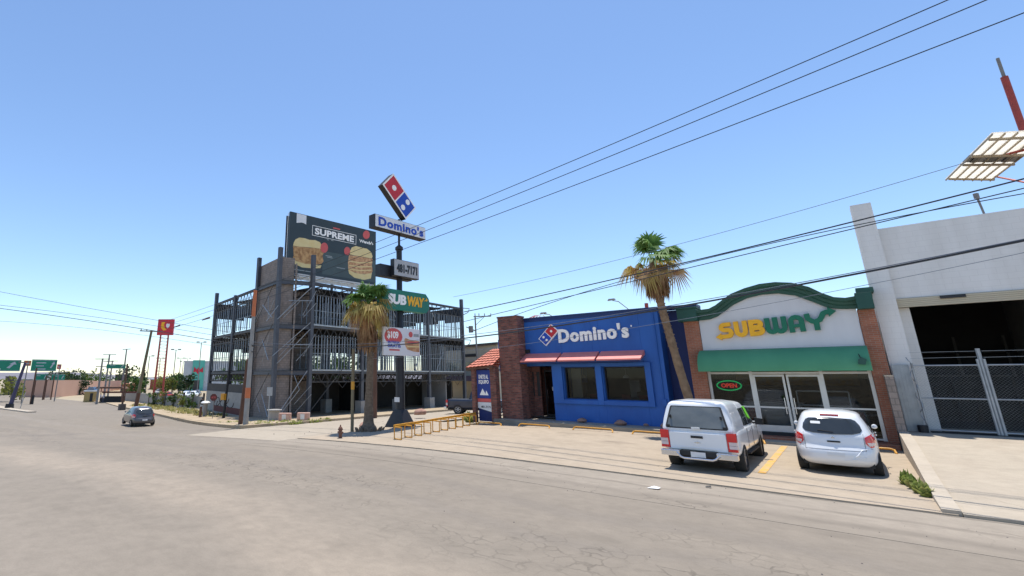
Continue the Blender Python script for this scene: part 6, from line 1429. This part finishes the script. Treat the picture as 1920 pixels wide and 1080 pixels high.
def person(x, y, z, rz, label, top, legs, h_=1.7, arm=0):
    sk = {'pel': (0, 0, .92), 'chest': (0, 0, 1.25), 'neck': (0, 0, 1.46), 'head': (0, .01, 1.58), 'crown': (0, .01, 1.68)}
    V = [(0, 0, .92), (0, 0, 1.08), (0, 0, 1.32), (0, 0, 1.46), (0, .015, 1.55), (0, .015, 1.66),
         (-.17, 0, 1.38), (-.24, .02, 1.12), (-.25, .08+arm, .88), (-.25, .1+arm, .80), (.17, 0, 1.38), (.24, .02, 1.12), (.25, .08, .88), (.25, .1, .80),
         (-.09, 0, .86), (-.11, .02, .48), (-.12, -.02, .09), (-.12, .12, .04), (.09, 0, .86), (.11, .0, .48), (.12, .06, .09), (.12, .20, .04)]
    E_ = [(0, 1), (1, 2), (2, 3), (3, 4), (4, 5), (2, 6), (6, 7), (7, 8), (8, 9), (2, 10), (10, 11), (11, 12), (12, 13), (0, 14), (14, 15), (15, 16), (16, 17), (0, 18), (18, 19), (19, 20), (20, 21)]
    Rr = [.14, .13, .16, .06, .085, .075, .07, .045, .033, .035, .07, .045, .033, .035, .095, .06, .042, .04, .095, .06, .042, .04]
    me = bpy.data.meshes.new('person'); me.from_pydata(V, E_, []); o = bpy.data.objects.new('person', me); C.objects.link(o)
    m_ = o.modifiers.new('s', 'SKIN'); bpy.context.view_layer.update()
    for i, v in enumerate(me.skin_vertices[0].data): v.radius = (Rr[i], Rr[i]*.8); v.use_root = (i == 0)
    o.modifiers.new('d', 'SUBSURF').levels = 2; bpy.context.view_layer.update()
    m2 = bpy.data.meshes.new_from_object(o.evaluated_get(bpy.context.evaluated_depsgraph_get())); C.objects.unlink(o); bpy.data.objects.remove(o)
    m2.name = 'person'; m2.materials.clear()
    for q_ in ('skin', top, legs, 'dark'): m2.materials.append(M[q_])
    for p in m2.polygons:
        c_ = p.center; p.use_smooth = True
        p.material_index = 3 if (c_.z > 1.60 or (c_.z > 1.54 and c_.y < 0) or c_.z < .08) else (0 if c_.z > 1.43 or (abs(c_.x) > .2 and c_.z < .98) else (1 if c_.z > .92 else 2))
    o = bpy.data.objects.new('person', m2); C.objects.link(o); o.location = (x, y, z); o.rotation_euler = (0, 0, rz); o.scale = [h_/1.74]*3
    return tag(o, label, 'person')
for px, d, tp, lg_, lb in ((187, 103, 'trousers', 'trousers', 'person in dark blue clothes standing by the power pole'), (194, 104, 'shirt', 'dark', 'person in grey top standing at the left post of the bus shelter'), (199, 102, 'shirt', 'trousers', 'person in pale blue top nearest the bench of the shelter')):
    x, y = bear(px, d); person(x, y, zg(x, y)+.1, R(-40), lb, tp, lg_)
x, y = bear(383.5, 56); person(x, y, zg(x, y)+.15, R(60), 'person in dark top and pale blue trousers stepping by the white bin', 'dark', 'sky_white', arm=.12)
# litter bin / white-topped post near the graffiti wall
x, y = bear(390, 51.5); z0 = zg(x, y)+.13; t = thing('service_post', 'short grey pillar with a white cap beside the pavement', 'post', (x, y, z0))
mb = MB(); mb.lathe((x, y, z0), [(.2, -.2), (.2, 1.2), (.22, 1.22)], 12); mb.build('pillar', 'fencegrey', t); mb = MB(); mb.lathe((x, y, z0), [(.42, 1.222), (.44, 1.3), (.3, 1.42), (.1, 1.45)], 14); mb.build('cap', 'signwhite', t)
x, y = bear(382, 50.5); pole_thing('wooden_stake', 'short wooden stake at the kerb left of the white capped pillar', x, y, zg(x, y)+1.1, .14, .12, 'creosote', cat='post')
# stop sign seen in front of the wall
x, y = bear(404, 48); z0 = zg(x, y)+.1; zc = hat(404, 745, x, y); t = thing('stop_sign', 'dark red octagonal sign in front of the graffiti wall', 'road sign', (x, y, z0)); f_ = frame((x, y, 0), (dx, dy, 0))
mb = MB(); mb.prism(f_, [(0.33*math.cos(R(22.5+45*i)), zc+.33*math.sin(R(22.5+45*i))) for i in range(8)], 0, .03); mb.build('octagon', 'dado', t)
mb = MB(); put_text(mb, f_, 'ALTO', -.2, zc-.08, .40, .16, .031, .036, .03); mb.build('word', 'badge', t)
mb = MB(); mb.tube([(x, y+.05, z0-.1), (x, y+.05, zc)], .03, 6); mb.build('post', 'greypole', t)
# thin street sign at the corner, concrete cylinder planter
x, y = -30.9, 20.6; z0 = zg(x, y)+.17; t = thing('street_name_sign', 'thin pale pole with a narrow blank plate on the corner lot', 'sign', (x, y, z0)); mb = MB(); mb.tube([(x, y, z0-.1), (x, y, 1.7)], .03, 6); mb.build('pole', 'galv', t)
mb = MB(); mb.box(x-.03, x+.03, y-.22, y+.22, 1.15, 1.75); mb.build('plate', 'galv', t)
x, y = bear(518, 40.5); z0 = zg(x, y)+.17; mb = MB(); mb.lathe((x, y, z0), [(.45, -.1), (.45, .7), (.6, .72), (.6, .8), (.4, .82)], 16); o = mb.build('concrete_planter', ['concrete'], smooth=True); tag(o, 'grey concrete planter drum with pale rim below the steel column', 'planter')
for k, (px, lb, m_) in enumerate(((538, 'orange and white painted block on the corner lot', 'paleblock'), (572, 'reddish painted block at the kerb below the steel column', 'paleblock'))):
    x, y = bear(px, 38.5-k*1.5); z0 = zg(x, y)+.17; t = thing('painted_block', lb, 'bollard', (x, y, z0), group='painted blocks on the corner'); f_ = frame((x, y, z0), (dx, dy, 0)); mb = MB(); mb.rect(f_, -.45, .45, -.1, .55, -.2, .2); mb.build('block', m_, t, bevel=.04); mb = MB(); mb.rect(f_, -.2, .1, .1, .45, .201, .22); mb.build('white_patch', 'whitewall', t)
# red store sign on two lattice legs
x, y = bear(300, 140); zt, zb_ = hat(300, 598, x, y), hat(300, 628, x, y)
t = thing('store_sign', 'square red store sign with yellow mark on two tall red lattice legs', 'sign', (x, y, zg(x, y))); f_ = frame((x, y, 0), (dx, dy, 0)); hw_ = 2.1
mb = MB(); mb.rect(f_, -hw_, hw_, zb_, zt, -.5, 0); mb.build('red_box', 'storered', t)
zm = (zt+zb_)/2; s1 = hw_/2.1
mb = MB(); mb.prism(f_, [(-1.1, zm+1.3), (-.2, zm+1.35), (-.45, zm+.6), (-.2, zm-.2), (.4, zm-.75), (-.5, zm-.9), (-1.1, zm-.2), (-1.2, zm+.5)], .003, .02); mb.build('yellow_mark', 'syellow', t)
mb = MB(); mb.prism(f_, [(.1, zm+.6), (.3, zm+1.0), (.6, zm+.85), (.95, zm+.95), (1.15, zm+.5), (.9, zm-.0), (.55, zm-.35), (.2, zm+.1)], .003, .02); mb.build('white_mark', 'signwhite', t)
mb = MB(); put_text(mb, f_, 'SORIANA', -1.25, zb_+.28, 2.5, .35, .003, .02, .02); mb.build('store_name', 'badge', t)
zf = zg(x, y)
for s_ in (-1, 1):
    mb = MB(); mb.tube([f_(s_*1.15, zf-.2), f_(s_*1.0, zb_)], [.28, .2], 8); mb.build('leg', 'redpaint', t)
mb = MB(); nb = 17
for k in range(nb):
    a, b_ = zf+1+k*(zb_-zf-1)/nb, zf+1+(k+1)*(zb_-zf-1)/nb; mb.bar(f_(-1.1, a, 0), f_(1.1, a, 0), .07); mb.bar(f_(-1.1, a, 0), f_(1.1, b_, 0), .045)
mb.build('lattice', 'redpaint', t)
# mall, far buildings
def block_building(px0, px1, yt, d, m, label, depth=30, name='building', base=-2.6, roofm=None, cat='building'):
    a, b_ = Vector((*bear(px0, d), 0)), Vector((*bear(px1, d), 0)); f_ = frame(a, b_-a); L_ = (b_-a).length; xm, ym = bear((px0+px1)/2, d); z1 = hat((px0+px1)/2, yt, xm, ym)
    t = thing(name, label, cat, (xm, ym, base)); mb = MB(); mb.rect(f_, 0, L_, base, z1, -depth, 0); mb.build('wall', m, t); mb = MB(); mb.rect(f_, -.2, L_+.2, z1+.003, z1+.35, -depth-.2, .15); mb.build('parapet', roofm or m, t); return t, f_, L_, z1
ml, f_, L_, z1 = block_building(343, 470, 679, 185, 'sky_white', 'white mall building with a teal entrance wall and red logo', 60, 'mall_building')
u0, u1 = L_*(359-343)/(127), L_*(381-343)/127
mb = MB(); mb.rect(f_, u0, u1, -2.5, z1+.6, .01, .5); mb.build('teal_wall', 'teal', ml)
mb = MB(); um = (u0+u1)/2
mb.prism(f_, [(um-1.6, z1-3.6), (um-1.4, z1-1.6), (um-.6, z1-2.6), (um, z1-1.9), (um+.7, z1-2.6), (um+1.5, z1-1.7), (um+1.6, z1-3.6), (um+.7, z1-3.3), (um, z1-4.2), (um-.8, z1-3.3)], .51, .6); mb.build('red_logo', 'storered', ml)
mb = MB(); mb.rect(f_, u0+.6, u1-1.2, -2.2, z1-6.2, .505, .53); mb.build('entrance', 'floordark', ml)
block_building(283, 345, 712, 210, 'redbrown', 'long red brown store building behind the car park trees', 40, 'store_building', roofm='sky_white')
block_building(232, 262, 722, 190, 'redbrown', 'low red brown building beside the cypress', 20, 'low_building')
block_building(206, 236, 716, 240, 'cream', 'sandy low building behind the bus shelter', 20, 'low_building')
block_building(216, 243, 703, 330, 'floordark', 'dark low industrial building on the skyline', 20, 'far_building')
block_building(118, 136, 703, 230, 'kiosk', 'orange building over the pink wall', 20, 'far_building')
block_building(138, 176, 709, 300, 'cream', 'pale low building over the pink wall', 20, 'far_building')
block_building(26, 62, 713, 190, 'fencegrey', 'grey low building at the far left', 15, 'far_building')
block_building(12, 28, 708, 165, 'sole', 'brown low building at the far left edge', 12, 'far_building')
# a car transporter-like silhouette on a mast top and trees
specs = [(155, 158, 3.4, 4.2, 'round dark green bush tree before the pink wall', 'leafdark', .25), (268, 150, 7.2, 2.2, 'tall narrow cypress beside the leaning pole', 'leafdark', .3), (257, 120, 4.6, 4.0, 'green tree left of the cypress', 'leaf', .25),
         (318, 150, 4.5, 6., 'yellow green tree behind the grey fence', 'leafyel', .3), (337, 150, 5.2, 5.5, 'green tree left of the teal wall', 'leaf', .3), (350, 140, 5.4, 4.5, 'dark green tree before the teal wall', 'leafdark', .3), (327, 170, 4.5, 5, 'olive tree at the back of the car park', 'leaf', .3), (300, 165, 4, 4, 'small tree near the red sign legs', 'leafyel', .3),
         (100, 200, 7, 9, 'dark tree rising over the pink wall', 'leafdark', .4), (140, 210, 6.5, 10, 'broad dark tree over the pink wall', 'leafdark', .4), (150, 220, 6, 8, 'yellowish tree over the pink wall', 'leafyel', .4), (165, 215, 6, 9, 'green tree over the pink wall left of the kiosk', 'leaf', .4), (190, 230, 6, 9, 'green tree behind the power poles', 'leaf', .4), (28, 120, 4.2, 5, 'brownish tree at the far left', 'leafyel', .3), (120, 230, 6, 6, 'small dark tree behind the orange building', 'leafdark', .4), (243, 260, 9, 10, 'dark blue green tree on the skyline right of the green street sign', 'leafdark', .5)]
for k, (px, d, h_, w_, lb, m_, lf) in enumerate(specs):
    x, y = bear(px, d); tree(x, y, h_, w_, lb, m_, seed=k+20, leaf=lf, conic=(k == 1), low=(.1 if k == 0 else .3), n=520 if k < 6 else 320)
# trees seen through the steel frame, behind it
for k, (px, d) in enumerate(((600, 85), (560, 80), (640, 90), (450, 95))):
    x, y = bear(px, d); tree(x, y, 7., 6, ['green tree seen through the steel frame behind its middle bays', 'green tree seen through the frame beside the block tower', 'tree seen through the frame behind the thick palm', 'tree seen through the left bays of the frame'][k], 'leaf', seed=60+k, leaf=.35, n=500, low=.45)
# grey fence with posts
fc = thing('panel_fence', 'low grey panel fence with dark posts along the dry grass', 'fence', (-70, 32, -1.7))
fa, fb = bear(284, 84), bear(385, 70); a, b_ = Vector((*fa, 0)), Vector((*fb, 0)); f_ = frame(a, b_-a); L_ = (b_-a).length
for k in range(6):
    u0, u1 = L_*k/6+.12, L_*(k+1)/6-.12; z0 = zg(*(a.lerp(b_, k/6)).xy); mb = MB(); mb.rect(f_, u0, u1, z0, z0+1.55, -.1, 0); mb.build('panel', 'fencegrey', fc)
for k in range(7):
    u = L_*k/6; z0 = zg(*(a.lerp(b_, k/6)).xy); mb = MB(); mb.rect(f_, u-.11, u+.11, z0-.1, z0+1.95, -.14, .05); mb.build('post', 'sole', fc)
for k in range(5):
    x, y = bear(292+18*k, 82-2.6*k); tree(x, y, 1.9+.3*(k % 2), 1.3, ['bush at the left end of the grey fence', 'bush by the second fence panel', 'tall bush in the middle of the fence', 'bush by the fourth fence panel', 'bush at the right end of the fence'][k], 'leafyel' if k % 2 else 'leaf', seed=80+k, leaf=.12, n=260, tr=.04, low=.15, name='bush', cat='bush', group='bushes along the grey fence')
x, y = bear(262, 88); mb = MB(); z0 = zg(x, y)+.1; mb.lathe((x, y, z0), [(.35, 0), (.38, .1), (.2, .15), (.12, .9), (.05, .95)], 10); o = mb.build('orange_cone', 'orange'); tag(o, 'orange traffic drum behind the leaning pole', 'traffic cone')
# cream building behind the blue shop with blue canopy
cb = thing('cream_building', 'cream two storey building behind the dark pickup with a dark blue canopy', 'building', (-31, 58, -.5))
xa, ya = bear(812, 78); xb, yb_ = bear(935, 66); a, b_ = Vector((xa, ya, 0)), Vector((xb, yb_, 0)); f_ = frame(a, b_-a); L_ = (b_-a).length
mb = MB(); mb.rect(f_, 0, L_, -1, 6.6, -8, 0); mb.build('wall', 'cream', cb); mb = MB(); mb.rect(f_, -.3, L_+.3, 6.602, 6.9, -8.2, .25); mb.build('parapet', 'sole', cb)
mb = MB(); mb.rect(f_, .6, L_*.85, 3.3, 4.5, .01, .06); mb.build('window_band', 'darkglass', cb)
mb = MB(); mb.rect(f_, .8, 2.6, -.4, 1.7, .01, .06); mb.build('door', 'floordark', cb); mb = MB(); mb.rect(f_, 3.2, 5., -.4, 1.7, .01, .06); mb.build('door', 'floordark', cb)
mb = MB(); mb.rect(f_, L_*.55, L_*.72, 5.2, 5.6, .01, .06); mb.build('vent', 'dark', cb)
mb = MB(); mb.rect(f_, L_*.28, L_, 1.9, 2.6, .01, 2.2); mb.build('canopy', 'violet', cb)
x, y = bear(882, 36); weeds('shrub', 'pale green shrub at the foot of the tiled porch', [(-16.4, 24.6), (-16.7, 24.9)], .7, 'weed', 9, 120, cat='shrub', spread=.4)
